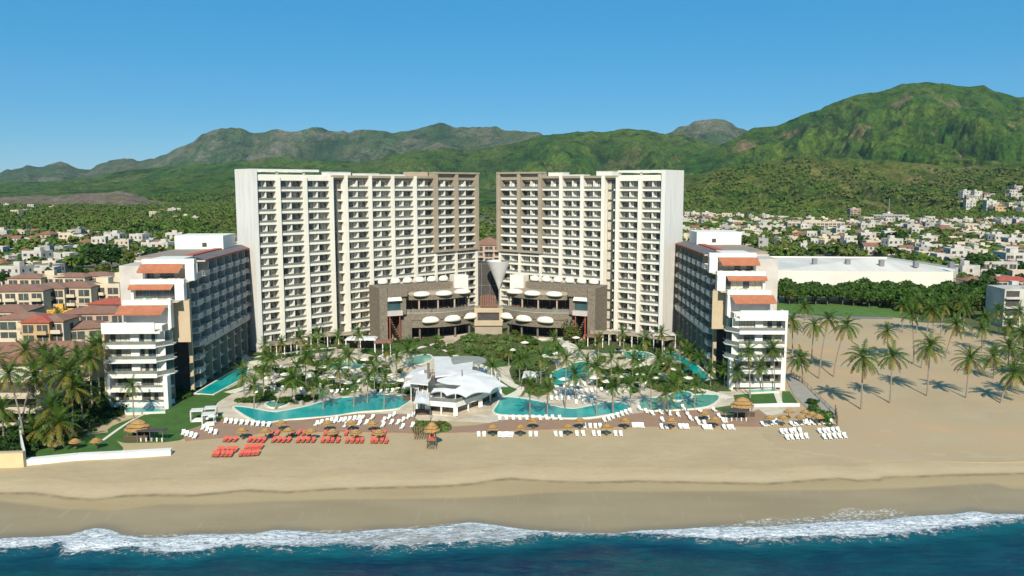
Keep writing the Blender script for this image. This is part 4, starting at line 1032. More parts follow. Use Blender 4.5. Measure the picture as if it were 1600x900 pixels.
# pole beside the club
b = MB(); q = at(670, 626); b.box(q.x-0.25, q.x+0.25, q.y-0.25, q.y+0.25, 0, 8.6, WOOD); b.box(q.x-0.25, q.x+2.0, q.y-0.1, q.y+0.1, 6.2, 6.5, WOOD)
tag(b.build('timber_mast'), 'brown timber mast with a short crossbar on the left side of the white beach club', 'mast')
for i, (cs, pk, lab) in enumerate([
    ([(632,590,3.6),(664,594,3.4),(676,576,4.6),(668,572,4.6),(645,578,4.2)], (662,578,5.8), 'white pointed sail canopy left of the beach club, the rear one of two'),
    ([(628,606,3.4),(652,608,3.4),(654,597,4.0),(630,597,3.8)], (655,594,4.6), 'flat white sail canopy left of the beach club, the front one of two'),
    ([(646,632,3.4),(672,634,3.4),(672,614,3.6),(650,612,3.6)], (660,620,4.4), 'grey white sail canopy touching the left corner of the beach club'),
    ([(752,592,4.0),(762,586,5.2),(775,594,4.0),(774,598,3.6),(750,600,3.6)], (763,584,6.0), 'small peaked white canopy behind the right side of the beach club'),
    ([(815,592,2.8),(838,590,2.8),(838,582,3.0),(818,580,3.0)], (828,584,3.6), 'low white canopy in the garden just right of the beach club'),
    ([(478,592,2.6),(492,590,2.6),(492,583,2.8),(478,583,2.8)], (485,584,3.6), 'little grey white canopy among the palms left of centre')]):
    p0 = at(cs[0][0], cs[0][1], cs[0][2]); p0.z = 0
    t_ = empty('shade_canopy', p0, 0, lab, 'canopy', 'white canopies in the garden')
    b = MB(); cc = [at(*c_)-p0 for c_ in cs]; membrane(b, cc, at(*pk)-p0, TENT, sag=0.1, n=6, rings=5); b.build('membrane', t_, True)
    for c_ in cc: q = MB(); q.tube([(c_.x,c_.y,0),(c_.x,c_.y,c_.z)], 0.08, METAL, 5); q.build('post', t_)
    q = MB(); cxx = sum(c_.x for c_ in cc)/len(cc); cyy = sum(c_.y for c_ in cc)/len(cc); q.box(cxx-1.6,cxx+1.6,cyy-0.3,cyy+0.6,0,1.1,BROWNF); q.build('counter', t_)
# grey green flat roof pavilion behind the club
q0 = at(726, 592); t_ = empty('garden_pavilion', q0, 0, 'low pavilion with a round grey flat roof just behind the white tent roof', 'pavilion')
b = MB(); b.lathe([(0.1,4.4),(5.4,4.2),(5.5,3.9),(0.1,3.9)], mat('grey_green_roof', (0.28,0.29,0.25), (0.22,0.23,0.20), 0.6, 0.9), 20, (0,3,0)); b.build('roof', t_)
for a in range(8): c_ = MB(); c_.tube([(4.8*math.cos(a*.785),3+4.8*math.sin(a*.785),0),(4.8*math.cos(a*.785),3+4.8*math.sin(a*.785),3.9)], 0.12, WHITE, 6); c_.build('column', t_)

# ---------------------------------------------------------------- walls and fences
def wall_px(name, px, h, th_, m, label, cat, cap=None, base=0.0, sweep=None):
    pts = [at(u, v, base) for u, v in px]; o0 = pts[0].copy(); o0.z = 0
    root = empty(name, o0, 0, label, cat)
    b = MB()
    for a, c_ in zip(pts, pts[1:]):
        d = (c_-a).normalized(); nn = Vector((-d.y, d.x, 0))*th_/2
        b.prism([tuple((q-o0)[:2]) for q in (a-nn-d*0.0, c_-nn, c_+nn, a+nn)], base-1.0, base+h, m)
    b.build('wall', root)
    if cap:
        b = MB()
        for a, c_ in zip(pts, pts[1:]):
            d = (c_-a).normalized(); nn = Vector((-d.y, d.x, 0))*(th_/2+0.08)
            b.prism([tuple((q-o0)[:2]) for q in (a-nn, c_-nn, c_+nn, a+nn)], base+h, base+h+0.12, cap)
        b.build('coping', root)
    return root
wall_px('sea_wall', [(40,726),(120,718),(200,714),(268,710)], 0.9, 1.3, WHITE, 'long low white sea wall in front of the lawn at the left', 'wall', WHITE)
wall_px('garden_wall', [(-60,732),(39,729)], 2.6, 0.8, mat('yellow_render', (0.62,0.50,0.28), (0.55,0.44,0.24), 0.4, 0.85), 'pale yellow rendered wall at the lower left edge of the view', 'wall', TAN)
wall_px('boundary_wall', [(40,727),(34,700),(31,670)], 2.4, 0.3, WHITE, 'thin pale boundary wall running inland between the palms at far left', 'wall')
wall_px('terrace_wall', [(1150,637),(1218,635)], 0.7, 0.4, WHITE, 'low white wall closing the small lawn before the right wing', 'wall')
wall_px('terrace_wall', [(1218,635),(1249,635)], 0.7, 0.4, WHITE, 'short low white wall beside the grey walkway', 'wall')
def fence(px, h, label, n):
    pts = [at(u, v) for u, v in px]; o0 = pts[0]; root = empty('fence', o0, 0, label, 'fence')
    sm = []
    for i in range(n+1):
        t = i/n*(len(pts)-1); k = min(int(t), len(pts)-2); sm.append(pts[k].lerp(pts[k+1], t-k)-o0)
    for q in sm: b = MB(); b.box(q.x-.08,q.x+.08,q.y-.08,q.y+.08,0,h,TAUPE if h < 1.5 else WOOD); b.build('post', root)
    b = MB()
    for a, c_ in zip(sm, sm[1:]):
        for z in (0.3, 0.8, 1.3, h-0.15):
            if z < h: b.tube([(a.x,a.y,z),(c_.x,c_.y,z)], 0.035, TAUPE if h < 1.5 else WOOD, 4)
    b.build('rail', root); return root
fence([(1236,586),(1262,606),(1305,650)], 1.2, 'timber rail fence along the walkway on the right', 12)
fence([(1305,650),(1308,668)], 2.4, 'short timber fence end by the sand on the right', 3)
fence([(648,687),(667,687)], 2.6, 'dark woven timber screen on the sand beside the lifeguard stand', 5)

# ---------------------------------------------------------------- buildings of the town
WCOL = {'white': mat('town_white', (0.54,0.51,0.45), (0.34,0.31,0.27), 0.12, 0.9), 'cream': mat('town_cream', (0.62,0.53,0.38), (0.52,0.43,0.30), 0.12, 0.9),
        'ochre': mat('town_ochre', (0.50,0.34,0.17), (0.42,0.28,0.14), 0.12, 0.9), 'grey': mat('town_grey', (0.36,0.34,0.31), (0.28,0.265,0.24), 0.12, 0.9),
        'pink': mat('town_pink', (0.48,0.35,0.27), (0.40,0.29,0.22), 0.12, 0.9), 'beige': mat('town_beige', (0.52,0.44,0.33), (0.43,0.36,0.27), 0.12, 0.9),
        'yellow': mat('town_yellow', (0.70,0.38,0.07), (0.62,0.33,0.06), 0.2, 0.9)}
ROOFG = mat('town_flat_roof', (0.40,0.36,0.31), (0.22,0.18,0.15), 0.06, 0.9, coords='World')
ROOFT = mat('town_tile_roof', (0.27,0.12,0.075), (0.18,0.09,0.06), 0.3, 0.9, coords='World', bump=0.3, bscale=2)
def hip(b, w_, d_, z, rise, m, over=0.6, gable=False):
    x0, x1, y0, y1 = -w_/2-over, w_/2+over, -d_/2-over, d_/2+over
    ins = 0 if gable else min(w_, d_)/2
    if w_ >= d_:
        a, c_ = (x0+ins, 0, z+rise), (x1-ins, 0, z+rise)
        b.face([(x0,y0,z),(x1,y0,z),c_,a], m); b.face([(x1,y1,z),(x0,y1,z),a,c_], m)
        b.face([(x1,y0,z),(x1,y1,z),c_], m); b.face([(x0,y1,z),(x0,y0,z),a], m)
    else:
        a, c_ = (0, y0+ins, z+rise), (0, y1-ins, z+rise)
        b.face([(x1,y0,z),(x1,y1,z),c_,a], m); b.face([(x0,y1,z),(x0,y0,z),a,c_], m)
        b.face([(x0,y0,z),(x1,y0,z),a], m); b.face([(x1,y1,z),(x0,y1,z),c_], m)
    b.box(x0, x1, y0, y1, z-0.25, z-0.003, m)
def house_geo(b, w_, d_, h, wm, roof, rr, win=True, roofm=None):
    b.box(-w_/2, w_/2, -d_/2, d_/2, -3, h, wm)
    if roof == 'flat':
        b.box(-w_/2+0.3, w_/2-0.3, -d_/2+0.3, d_/2-0.3, h, h+0.04, ROOFG)
        for q in ((-w_/2,w_/2,-d_/2,-d_/2+0.28),(-w_/2,w_/2,d_/2-0.28,d_/2),(-w_/2,-w_/2+0.28,-d_/2+.28,d_/2-.28),(w_/2-0.28,w_/2,-d_/2+.28,d_/2-.28)): b.box(*q, h, h+0.7, wm)
        if rr.random() < .6:
            a = -w_*0.3+rr.random()*w_*0.3; b.box(a, a+w_*0.3, 0, d_*0.35, h+0.045, h+2.4, wm)
        if rr.random() < .4: b.lathe([(0.7,h+0.05),(0.7,h+1.4),(0.3,h+1.7),(0.02,h+1.7)], DARK, 8, (w_*0.25, -d_*0.2, 0))
    else: hip(b, w_, d_, h, min(w_, d_)*0.22, roofm or ROOFT, 0.6, rr.random() < .4)
    if win:
        nf = max(1, int(h/3.0))
        for f in range(nf):
            z = 0.9+f*3.0; n_ = max(2, int(w_/3.2))
            for i in range(n_):
                x = -w_/2+(i+0.5)*w_/n_; ww = 0.6+rr.random()*0.5
                if rr.random() < .85:
                    b.box(x-ww, x+ww, -d_/2-0.03, -d_/2-0.004, z, z+1.5, DARK)
            n_ = max(1, int(d_/3.5))
            for i in range(n_):
                y = -d_/2+(i+0.5)*d_/n_
                for sx in (-1, 1): b.box(sx*(w_/2+0.004), sx*(w_/2+0.03), y-0.6, y+0.6, z, z+1.4, DARK)
            if rr.random() < .35: b.box(-w_/2, w_/2, -d_/2-1.0, -d_/2-0.031, f*3.0+0.5, f*3.0+0.7, wm)
HREG = []      # footprints already taken (x, y, r)
def taken(x, y, r): return any((x-a)**2+(y-c_)**2 < (r+q)**2 for a, c_, q in HREG)

# left neighbours: the terracotta roofed apartments, built with their parts
def apartment(u, v, w_, d_, nf, rz, colr, roof, label, rise=1.4, balc=True, grp='terracotta roofed apartments on the left'):
    p = at(u, v); rr = random.Random(int(u*7+v)); c_ = WCOL[colr]
    root = empty('apartment_building', p, rz, label, 'apartment building', grp); h = nf*3.0+0.4
    HREG.append((p.x, p.y, max(w_, d_)*0.55))
    b = MB(); b.box(-w_/2, w_/2, 0, d_, -0.5, h, c_)
    if roof == 'flat':
        for q in ((-w_/2,w_/2,0,.3),(-w_/2,w_/2,d_-.3,d_),(-w_/2,-w_/2+.3,.3,d_-.3),(w_/2-.3,w_/2,.3,d_-.3)): b.box(*q, h, h+0.8, c_)
        b.box(-w_*.2, w_*.1, d_*.3, d_*.6, h, h+2.6, c_)
    b.build('wall', root)
    if roof != 'flat':
        b = MB(); m_ = TERRA if roof == 'tile' else TERRAR; hip(b, w_, d_, 0, rise, m_, 0.5); o = b.build('roof', root); o.location = (0, d_/2, h+0.26)
    else:
        b = MB(); b.box(-w_/2+.3, w_/2-.3, .3, d_-.3, h, h+.05, ROOFG); b.build('roof', root)
    nb_ = max(2, int(w_/4.2)); bw = w_/nb_
    for f in range(nf):
        for j in range(nb_):
            x = -w_/2+(j+0.5)*bw; z = 0.3+f*3.0
            b = MB(); b.box(x-bw*.38, x+bw*.38, -0.06, -0.004, z+0.1, z+2.4, DARK if rr.random() < .6 else GLASS)
            b.box(x-.05, x+.05, -0.1, -0.061, z+0.3, z+2.3, WHITE); b.build('window', root)
            if balc and (j+f) % 3 != 2 and f > 0:
                b = MB(); b.box(x-bw*.45, x+bw*.45, -1.5, -0.11, z-0.2, z, c_); b.box(x-bw*.45, x+bw*.45, -1.5, -1.35, z+.002, z+0.9, c_ if rr.random() < .7 else WCOL['pink']); b.build('balcony', root)
    for f in range(nf):
        b = MB(); z = 0.3+f*3.0
        for sx in (-1, 1): b.box(sx*(w_/2+.004), sx*(w_/2+.05), d_*.4, d_*.6, z+.5, z+2.0, DARK)
        b.build('window', root)
    return root
AP = [ # u, v(base), width, depth, floors, rot, colour, roof, label
 (30,512,17,14,4,0.10,'cream','tile','cream apartment block with brown tiled roof at the left edge, dark balconies on its left'),
 (74,506,13,12,4,0.05,'cream','tile','cream apartment block with tiled roof, second from the left edge behind the yellow wall'),
 (112,504,15,12,4,0.0,'cream','tile','cream apartment block with a long brown tiled roof in the middle of the left complex'),
 (158,500,15,12,4,-0.05,'cream','flat','flat-roofed cream apartment block with three arcaded bays at the right of the complex'),
 (94,518,8,4,2,0.0,'yellow','flat','small bright orange yellow annex in front of the cream apartments'),
 (8,535,14,12,3,0.1,'cream','tile','cream house with big windows and tiled roof at the far left edge'),
 (32,549,12,8,3,0.05,'cream','tile','cream three-storey villa with two square windows near the left edge'),
 (58,555,8,9,3,0.0,'ochre','red','narrow ochre villa with a red roof edge beside the cream villa'),
 (80,553,8,9,3,0.0,'cream','tile','cream villa half hidden by palms right of the ochre villa'),
 (122,548,16,11,2,0.35,'beige','tile','low beige building with a wide sloping tiled roof left of the stepped wing'),
 (150,538,18,12,3,0.15,'pink','tile','pink walled building with long tiled roof close behind the stepped wing'),
 (178,520,16,10,3,0.0,'beige','red','beige building with a bright red roof edge immediately left of the stepped wing'),
 (16,492,14,10,3,0.2,'pink','tile','pink block with steep brown roof high at the left edge'),
 (40,470,14,10,3,0.0,'cream','tile','cream block with terracotta roof in the back row, leftmost'),
 (78,468,13,9,3,0.1,'cream','flat','cream flat-roofed block in the back row, second from left'),
 (110,468,14,9,3,-0.1,'cream','tile','cream block with terracotta roof in the back row, middle'),
 (150,466,14,9,3,0.0,'cream','tile','cream block with terracotta roof in the back row, right of middle'),
 (185,472,13,9,3,-0.1,'cream','flat','cream block with blank end wall at the right end of the back row')]
for a in AP: apartment(*a)
# the big tiled hall in front of them
p = at(40, 606); t_ = empty('tiled_hall', p, 0.12, 'long low hall under a wide weathered terracotta roof behind the left palm grove', 'hall')
b = MB(); b.box(-15, 15, 0, 15, 0, 6.0, WCOL['cream']); b.build('wall', t_)
b = MB(); hip(b, 30, 15, 0, 3.6, TERRA, 1.2); o = b.build('roof', t_); o.location = (0, 7.5, 6.3)
for i in range(6): b = MB(); b.box(-13+i*5, -10.4+i*5, -0.06, -0.004, 2.2, 4.8, DARK); b.build('window', t_)
HREG.append((p.x, p.y+7, 17))
p = at(6, 668); t_ = empty('beach_villa', p, 0.0, 'cream beach villa with open terraces half hidden by palms at the left edge', 'villa')
b = MB(); b.box(-9,6,3,12,0,9,WCOL['cream']); b.build('wall', t_)
for k in range(3):
    b = MB(); b.box(-9,6.5,0,3,k*3-0.1,k*3+.2,WCOL['cream']); b.box(-9,6.5,-.1,.1,k*3+.2,k*3+1.0,WCOL['beige']); b.build('balcony', t_)
    b = MB(); b.box(-8,5,2.9,2.99,k*3+.4,k*3+2.5,DARK); b.build('window', t_)
HREG.append((p.x, p.y+6, 12))
# red tiled building and penthouses behind the left wing; terracotta hall between towers
apartment(263,452,22,12,3,0.1,'cream','tile','long cream building with layered terracotta roof just behind the left stepped wing', grp='buildings behind the wings')
apartment(290,420,16,10,3,0.0,'white','flat','small white block with an orange wall beside the left tower', grp='buildings behind the wings')
apartment(764,440,15,16,6,0.0,'pink','tile','terracotta roofed building seen through the gap between the two towers', 3.5, grp='buildings behind the wings')
# white warehouse on the right
wp = [at(1180,437),at(1262,444),at(1368,446),at(1478,462),at(1492,452),at(1500,430)]
o0 = at(1262, 444); wh = empty('warehouse', o0, 0, 'huge white walled warehouse with a pale low pitched roof behind the hedge', 'warehouse')
WHM = mat('warehouse_wall', (0.70,0.66,0.57), (0.62,0.58,0.50), 0.05, 0.9); WHR = mat('warehouse_roof', (0.68,0.64,0.57), (0.56,0.52,0.46), 0.05, 0.85, coords='World', stretch=(3.0,0.3,1))
hw = 9.0
fl_ = at(1200,446)-o0; fm = at(1385,452)-o0; fr_ = at(1490,470)-o0
bk = Vector((-0.12,1,0)).normalized()
b = MB()
def _w(u, d): k = ray(u, 420); return (k[0]/k[1]*d-o0.x, d-o0.y)
ptsf = [_w(1190,376), _w(1283,372), _w(1400,370), _w(1490,368), _w(1497,388), _w(1450,412), _w(1385,446), _w(1190,452)]
b.prism(ptsf, 0, hw, WHM); b.build('wall', wh)
b = MB()
Rz = [hw+0.8, hw+0.8, hw+0.8, hw+0.8, hw+0.8, hw+0.8, hw+0.8, hw+0.8]
cen = (sum(p[0] for p in ptsf)/8, sum(p[1] for p in ptsf)/8, hw+4.5)
ip = [(cen[0]+(x-cen[0])*0.985, cen[1]+(y-cen[1])*0.985) for x, y in ptsf]
for i in range(8):
    j = (i+1)%8; b.face([(*ip[i], hw+0.1), (*ip[j], hw+0.1), cen], WHR)
b.build('roof', wh)
b = MB()
for i in range(8):
    j = (i+1)%8; a = Vector(ptsf[i]); c_ = Vector(ptsf[j]); d = (c_-a).normalized(); nn = Vector((-d.y, d.x))*0.35
    b.prism([tuple(a), tuple(c_), tuple(c_+nn), tuple(a+nn)], hw, hw+0.9+0.002*i, WHM)
b.build('parapet', wh)
for i in range(5):
    q = MB(); x = cen[0]-30+i*14; q.box(x, x+2, cen[1]-8-i*4, cen[1]-6-i*4, hw+2.0, hw+4.9, METAL); q.build('roof_vent', wh)
# white apartment block at the right edge
p = at(1592, 512); t_ = empty('apartment_building', p, -0.05, 'white apartment block with dark balcony openings at the right edge of the view', 'apartment building')
b = MB(); b.box(-5.5,12,0,12,0,13.2,WCOL['white']); b.box(2,12,-.8,0,0,16.5,WCOL['white']); b.build('wall', t_)
for k in range(4):
    for j, (a, c_) in enumerate(((-5,-0.6),)):
        q = MB(); q.box(a,c_,-.06,-.004,k*3.2+.9,k*3.2+3.0,DARK); q.build('window', t_)
        q = MB(); q.box(a-.4,c_+.4,-1.3,-.07,k*3.2+.3,k*3.2+.5,WCOL['white']); q.box(a-.4,c_+.4,-1.3,-1.2,k*3.2+.5,k*3.2+1.1,WCOL['white']); q.build('balcony', t_)
    for a in (2.8,5.6,8.4): q = MB(); q.box(a,a+1.6,-.86,-.804,k*3.2+1.2,k*3.2+2.8,DARK); q.build('window', t_)
HREG += [(p.x+3, p.y+6, 14)]
for a in [(1548,474,13,10,2,0.1,'beige','tile','low beige house with terracotta roof just right of the warehouse'), (1530,462,12,9,2,0,'white','tile','white house with brown tiled roof behind the right palms'),
          (1585,462,16,10,2,-.1,'white','red','white house with long red roof right of the warehouse'), (1560,440,18,12,3,0,'white','flat','white block with a portal frame near the right edge'), (1590,434,14,12,4,0,'white','flat','tall blank white block at the right edge')]:
    apartment(*a, grp='houses right of the warehouse')
# antenna tower on the rise
p = at(1388, 346); t_ = empty('antenna_mast', p, 0, 'slender white and grey antenna mast on the grey building below the mountain', 'antenna mast')
b = MB(); b.tube([(0,0,0),(0,0,13)], [2.2,1.9], WHITE, 8); b.build('shaft', t_)
b = MB(); b.tube([(0,0,13),(0,0,31)], [0.7,0.35], METAL, 6); b.build('antenna', t_)
apartment(1392,348,46,14,3,0,'grey','flat','long grey building with a dark colonnade under the antenna mast', grp='buildings below the mountain')
apartment(1336,344,14,12,5,0,'pink','flat','square pinkish tower house left of the antenna mast', grp='buildings below the mountain')
apartment(1275,362,60,12,3,0,'beige','flat','long beige apartment row below the hillside, behind the warehouse', grp='buildings below the mountain')
# ================================================================== VEGETATION
def rot_to(d):
    return Vector((0,0,1)).rotation_difference(d)
def leaf_cloud(n, rx, ry, rz_, cz, size, seed, lumps=7, quad=True, flat=0.0):
    """clumps of leaf faces in several lobes: returns verts, faces"""
    r_ = np.random.RandomState(seed)
    cen = r_.normal(size=(lumps, 3)); cen /= np.linalg.norm(cen, axis=1)[:,None]; cen *= np.array([rx*.55, ry*.55, rz_*.5])*r_.uniform(.5,1.05,(lumps,1))
    rad = r_.uniform(.38,.62,lumps)
    k = r_.randint(0, lumps, n)
    d = r_.normal(size=(n,3)); d /= np.linalg.norm(d, axis=1)[:,None]
    rr_ = r_.uniform(.55,1.0,n)**0.5
    P = cen[k]+d*(rad[k]*rr_)[:,None]*np.array([rx, ry, rz_])
    P[:,2] = np.where(P[:,2] < -rz_*.6, -rz_*.6+r_.uniform(0,.3,n)*rz_, P[:,2]); P[:,2] += cz
    nn = d+r_.normal(size=(n,3))*0.55+np.array([0,0,0.35]); nn /= np.linalg.norm(nn, axis=1)[:,None]
    a = np.cross(nn, r_.normal(size=(n,3))); a /= np.linalg.norm(a, axis=1)[:,None]; b_ = np.cross(nn, a)
    s = size*r_.uniform(.6,1.3,n)[:,None]
    V = np.stack([P-a*s-b_*s*.6, P+a*s-b_*s*.6, P+a*s*.7+b_*s*.7, P-a*s*.7+b_*s*.7], 1).reshape(-1,3)
    F = np.arange(n*4).reshape(n,4)
    return V, F
def make_tree(kind, n, h, r_, seed, size, label, grp, mats):
    root = empty('broadleaf_tree', (0,0,0), 0, label, 'tree', grp)
    V, F = leaf_cloud(n, r_, r_*.92, h*.36, h*.64, size, seed, 9)
    me = npmesh('tree_crown', V, F, [LEAF[mats]]); link('crown', me, root)
    b = MB(); b.tube([(0,0,0),(0.1,0,h*.3),(0,.1,h*.6)], [h*.035,h*.026,h*.012], TRUNKM, 6)
    rr = random.Random(seed)
    for i in range(4):
        a = i*1.57+rr.random(); b.tube([(0,0,h*.32),(math.cos(a)*r_*.45,math.sin(a)*r_*.45,h*.62)], [h*.014,h*.005], TRUNKM, 4)
    b.build('trunk', root); return root
def palm_crown(nf, fl, seed, droop=1.0, yellow=0.25, wf=0.125):
    rr = random.Random(seed); b = MB()
    for i in range(nf):
        az = i*2.39996+rr.uniform(-.25,.25); t0 = i/nf
        el = math.radians(78-125*t0+rr.uniform(-8,8))       # inner fronds upright, outer hanging
        Lf = fl*rr.uniform(.85,1.1)*(0.8+0.2*min(1,t0*3)); m = FRONDY if (t0 > 1-yellow and rr.random() < .75) else FROND
        p = Vector((0,0,0)); d = Vector((math.cos(az)*math.cos(el), math.sin(az)*math.cos(el), math.sin(el))); n_ = 9
        pts = [p.copy()]
        for k in range(n_):
            p = p+d*(Lf/n_); pts.append(p.copy()); d = (d+Vector((0,0,-0.16*droop*(0.6+k/n_)))).normalized()
        for k in range(n_):
            a, c_ = pts[k], pts[k+1]; ax = (c_-a).normalized(); side = ax.cross(Vector((0,0,1)))
            if side.length < .1: side = Vector((math.sin(az), -math.cos(az), 0))
            side.normalize(); up = side.cross(ax)
            wl = fl*wf*math.sin(math.pi*min(1,(k+0.9)/(n_+1.0)))**0.7
            b.face([a-side*0.05, a+side*0.05, c_+side*0.04, c_-side*0.04], m)
            for s_ in (-1, 1):
                for q in (0.0, 0.5):
                    o = a.lerp(c_, q); o2 = a.lerp(c_, q+0.36)
                    tip = o.lerp(c_, .5)+side*s_*wl*rr.uniform(.85,1.1)+ax*wl*0.45-Vector((0,0,1))*wl*rr.uniform(.25,.55)+up*0.02
                    tip2 = tip+ax*0.10*fl/3.5+Vector((0,0,-.02))
                    b.face([o, o2, tip2, tip], m)
    return b.mesh('palm_crown')
def palm_trunk(h, lean, r0, seed):
    rr = random.Random(seed); b = MB(); pts = []; rad = []
    for i in range(9):
        t = i/8; pts.append((lean*(t**1.6), 0.12*math.sin(t*5)*h*.06, h*t)); rad.append(r0*(1.35-0.35*min(1,t*6) if t < .17 else 1.0-0.35*t))
    b.tube(pts, rad, BARK, 7); return b.mesh('palm_trunk'), Vector(pts[-1])
PCR = [palm_crown(30, 4.1, 1), palm_crown(27, 3.9, 2, .9, .35), palm_crown(32, 4.2, 3, 1.1), palm_crown(25, 3.7, 4, 1.3, .4), palm_crown(22, 3.9, 5, .8, .15)]
PCY = [palm_crown(32, 4.8, 11, .9, .45), palm_crown(30, 4.6, 12, 1.0, .5), palm_crown(34, 4.9, 13, .85, .4), palm_crown(28, 4.7, 14, 1.1, .35)]
PCG = [palm_crown(22, 3.0, 21, .6, .1, .15), palm_crown(20, 2.9, 22, .55, .1, .15), palm_crown(24, 3.2, 23, .7, .15, .14), palm_crown(19, 2.8, 24, .5, .3, .15)]
def palm(u, v, uc, vc, crowns, r0, label, grp, scale=None, zc=0.0):
    p = at(u, v, zc); top = atY(uc, vc, p.y)
    h = max(2.5, top.z); lean = top.x-p.x
    root = empty('palm_tree', p, 0, label, 'palm tree', grp)
    me, tp = palm_trunk(h, lean, r0, int(u*3+v))
    link('trunk', me, root)
    c_ = link('crown', crowns[int(u*5+v*3) % len(crowns)], root, tp); c_.rotation_euler = (R.uniform(-.1,.1), R.uniform(-.1,.1), R.random()*6.28)
    s = scale or 1.0; s *= R.uniform(.97,1.17); c_.scale = (s, s, s)
    return root
def series(lst, crowns, r0, tmpl, grp, scale=None):
    L_ = sorted(lst, key=lambda q: (q[2]))
    for i, q in enumerate(L_): palm(q[0], q[1], q[2], q[3], crowns, r0, tmpl.replace('#', ordw(i+1)), grp, scale)
# right beach palms (base u, v, crown u, v)
front = [(1346,640,1348,557),(1391,630,1394,556),(1449,619,1453,540),(1510,622,1516,560),(1564,630,1585,582)]
back = [(1238,556,1238,500),(1268,566,1272,508),(1280,592,1294,498),(1303,589,1322,508),(1388,562,1386,518),(1428,568,1424,490),(1440,575,1455,484),(1478,560,1494,506),(1534,548,1534,512),(1553,592,1552,556),
        (1410,520,1410,476),(1432,520,1436,472),(1470,524,1474,476),(1560,522,1560,484),(1590,530,1592,488),(1600,560,1598,520),(1612,620,1606,572),(1505,520,1508,480),(1256,520,1257,478),(1255,600,1250,560),(1540,530,1540,496),(1580,545,1578,508),(1602,590,1604,548),(1458,520,1457,482),(1575,575,1577,540)]
series(front, PCR, .2, '# tall palm from the left in the front row on the open sand', 'palms on the open sand', 1.08)
series(back, PCR, .18, '# palm from the left among those behind the front row on the sand', 'palms behind the front row', 1.0)
grove = [(38,695,14,585),(34,672,54,586),(80,668,80,566),(129,666,127,602),(82,692,80,636),(158,642,148,540),(106,680,106,582),(114,682,114,606),(163,640,160,616),(60,692,57,672),(38,640,-8,560),(6,690,4,640),(145,650,140,560),(100,640,96,558),
         (60,640,40,548),(128,625,122,556),(70,620,66,552),(18,650,22,612),(90,700,92,660),(170,600,158,536)]
series(grove, PCY, .19, '# palm from the left in the dense grove at the left edge', 'palms in the left grove', .86)
town_p = [(62,505,58,484),(94,525,92,492),(88,530,86,500),(15,520,14,500),(1345,470,1345,455),(1500,500,1500,470),(1520,490,1521,470)]
series(town_p, PCY, .16, '# palm from the left among the neighbouring buildings', 'palms between buildings', .8)
palm(209, 656, 207, 602, PCR, .16, 'single palm in front of the balconies of the left stepped block', 'garden palms', .8)
gp = [(382,620,380,582),(397,640,398,598),(412,622,412,578),(424,600,424,560),(430,640,456,592),(457,628,457,590),(478,600,478,556),(490,630,490,600),(505,640,505,606),(512,600,512,562),(532,610,530,575),(553,636,553,600),(545,600,545,556),
      (574,630,575,590),(600,640,602,590),(590,590,588,560),(620,600,620,556),(560,560,560,520),(470,560,468,526),(440,565,440,535),(415,560,414,538),(500,560,498,520),(528,560,528,525),(602,575,604,548),(640,560,640,536),
      (828,654,828,602),(855,654,856,606),(812,600,812,562),(845,600,845,556),(883,640,885,560),(900,630,898,584),(932,650,933,572),(958,650,956,604),(955,600,955,560),(985,640,984,600),(988,595,990,560),(1017,640,1017,592),(1010,570,1008,530),
      (1045,610,1045,570),(1060,620,1060,585),(1078,590,1078,550),(1092,600,1092,558),(1035,560,1033,520),(975,560,973,520),(935,560,935,530),(866,560,866,530),(1128,560,1072,545),(1010,600,1028,560),(905,560,905,548),(1074,648,1052,600),(415,590,416,556),(463,606,464,572),(492,570,492,535),(540,585,541,552),(585,612,585,578),(636,580,636,548),(822,590,822,560),(872,576,872,546),(918,600,918,568),(965,612,966,580),(1000,616,1000,584),(1048,586,1048,552),(1110,606,1110,576),(1132,604,1132,575),(770,596,770,572),(795,572,795,548),(1045,650,1040,615),
      (1152,612,1152,580),(1192,612,1188,572),(1210,612,1208,545),(1172,622,1168,548),(1062,575,1062,530),(1085,640,1088,600)]
series(gp, PCG, .15, '# slender garden palm from the left among the pools and paths', 'garden palms', .98)

# broadleaf prototypes, kept as real trees of the hedge wood
HEDGE = [at(u, v)[:2] for u, v in [(1206,470),(1300,467),(1400,468),(1480,472),(1545,482),(1500,498),(1440,494),(1390,483),(1300,477),(1206,476)]]
protos = [(0, 700, 11, 4.6, 101, .62, 'dark green'), (1, 700, 10, 4.4, 102, .62, 'mid green'), (2, 620, 8.5, 4.0, 103, .62, 'olive green'), (0, 700, 12.5, 5.4, 104, .66, 'dark green')]
PT = []
for m_, n_, h_, r_, sd_, sz, nm in protos:
    V, F = leaf_cloud(n_, r_, r_*.92, h_*.36, h_*.64, sz, sd_, 9)
    cm = npmesh('tree_crown', V, F, [LEAF[m_]])
    b = MB(); b.tube([(0,0,-1),(0.1,0,h_*.3),(0,.1,h_*.6)], [h_*.035,h_*.026,h_*.012], TRUNKM, 6)
    for i in range(4): a = i*1.57+.4; b.tube([(0,0,h_*.32),(math.cos(a)*r_*.45,math.sin(a)*r_*.45,h_*.62)], [h_*.014,h_*.005], TRUNKM, 4)
    PT.append((cm, b.mesh('tree_trunk'), nm, r_))
def tree(x, y, s, label, grp, k=None, z=0):
    k = R.randrange(len(PT)) if k is None else k
    root = empty('broadleaf_tree', (x, y, z), R.random()*6.28, label.replace('@', PT[k][2]), 'tree', grp)
    link('crown', PT[k][0], root); link('trunk', PT[k][1], root); root.scale = (s*R.uniform(.9,1.1), s*R.uniform(.9,1.1), s*R.uniform(.85,1.1))
    return root
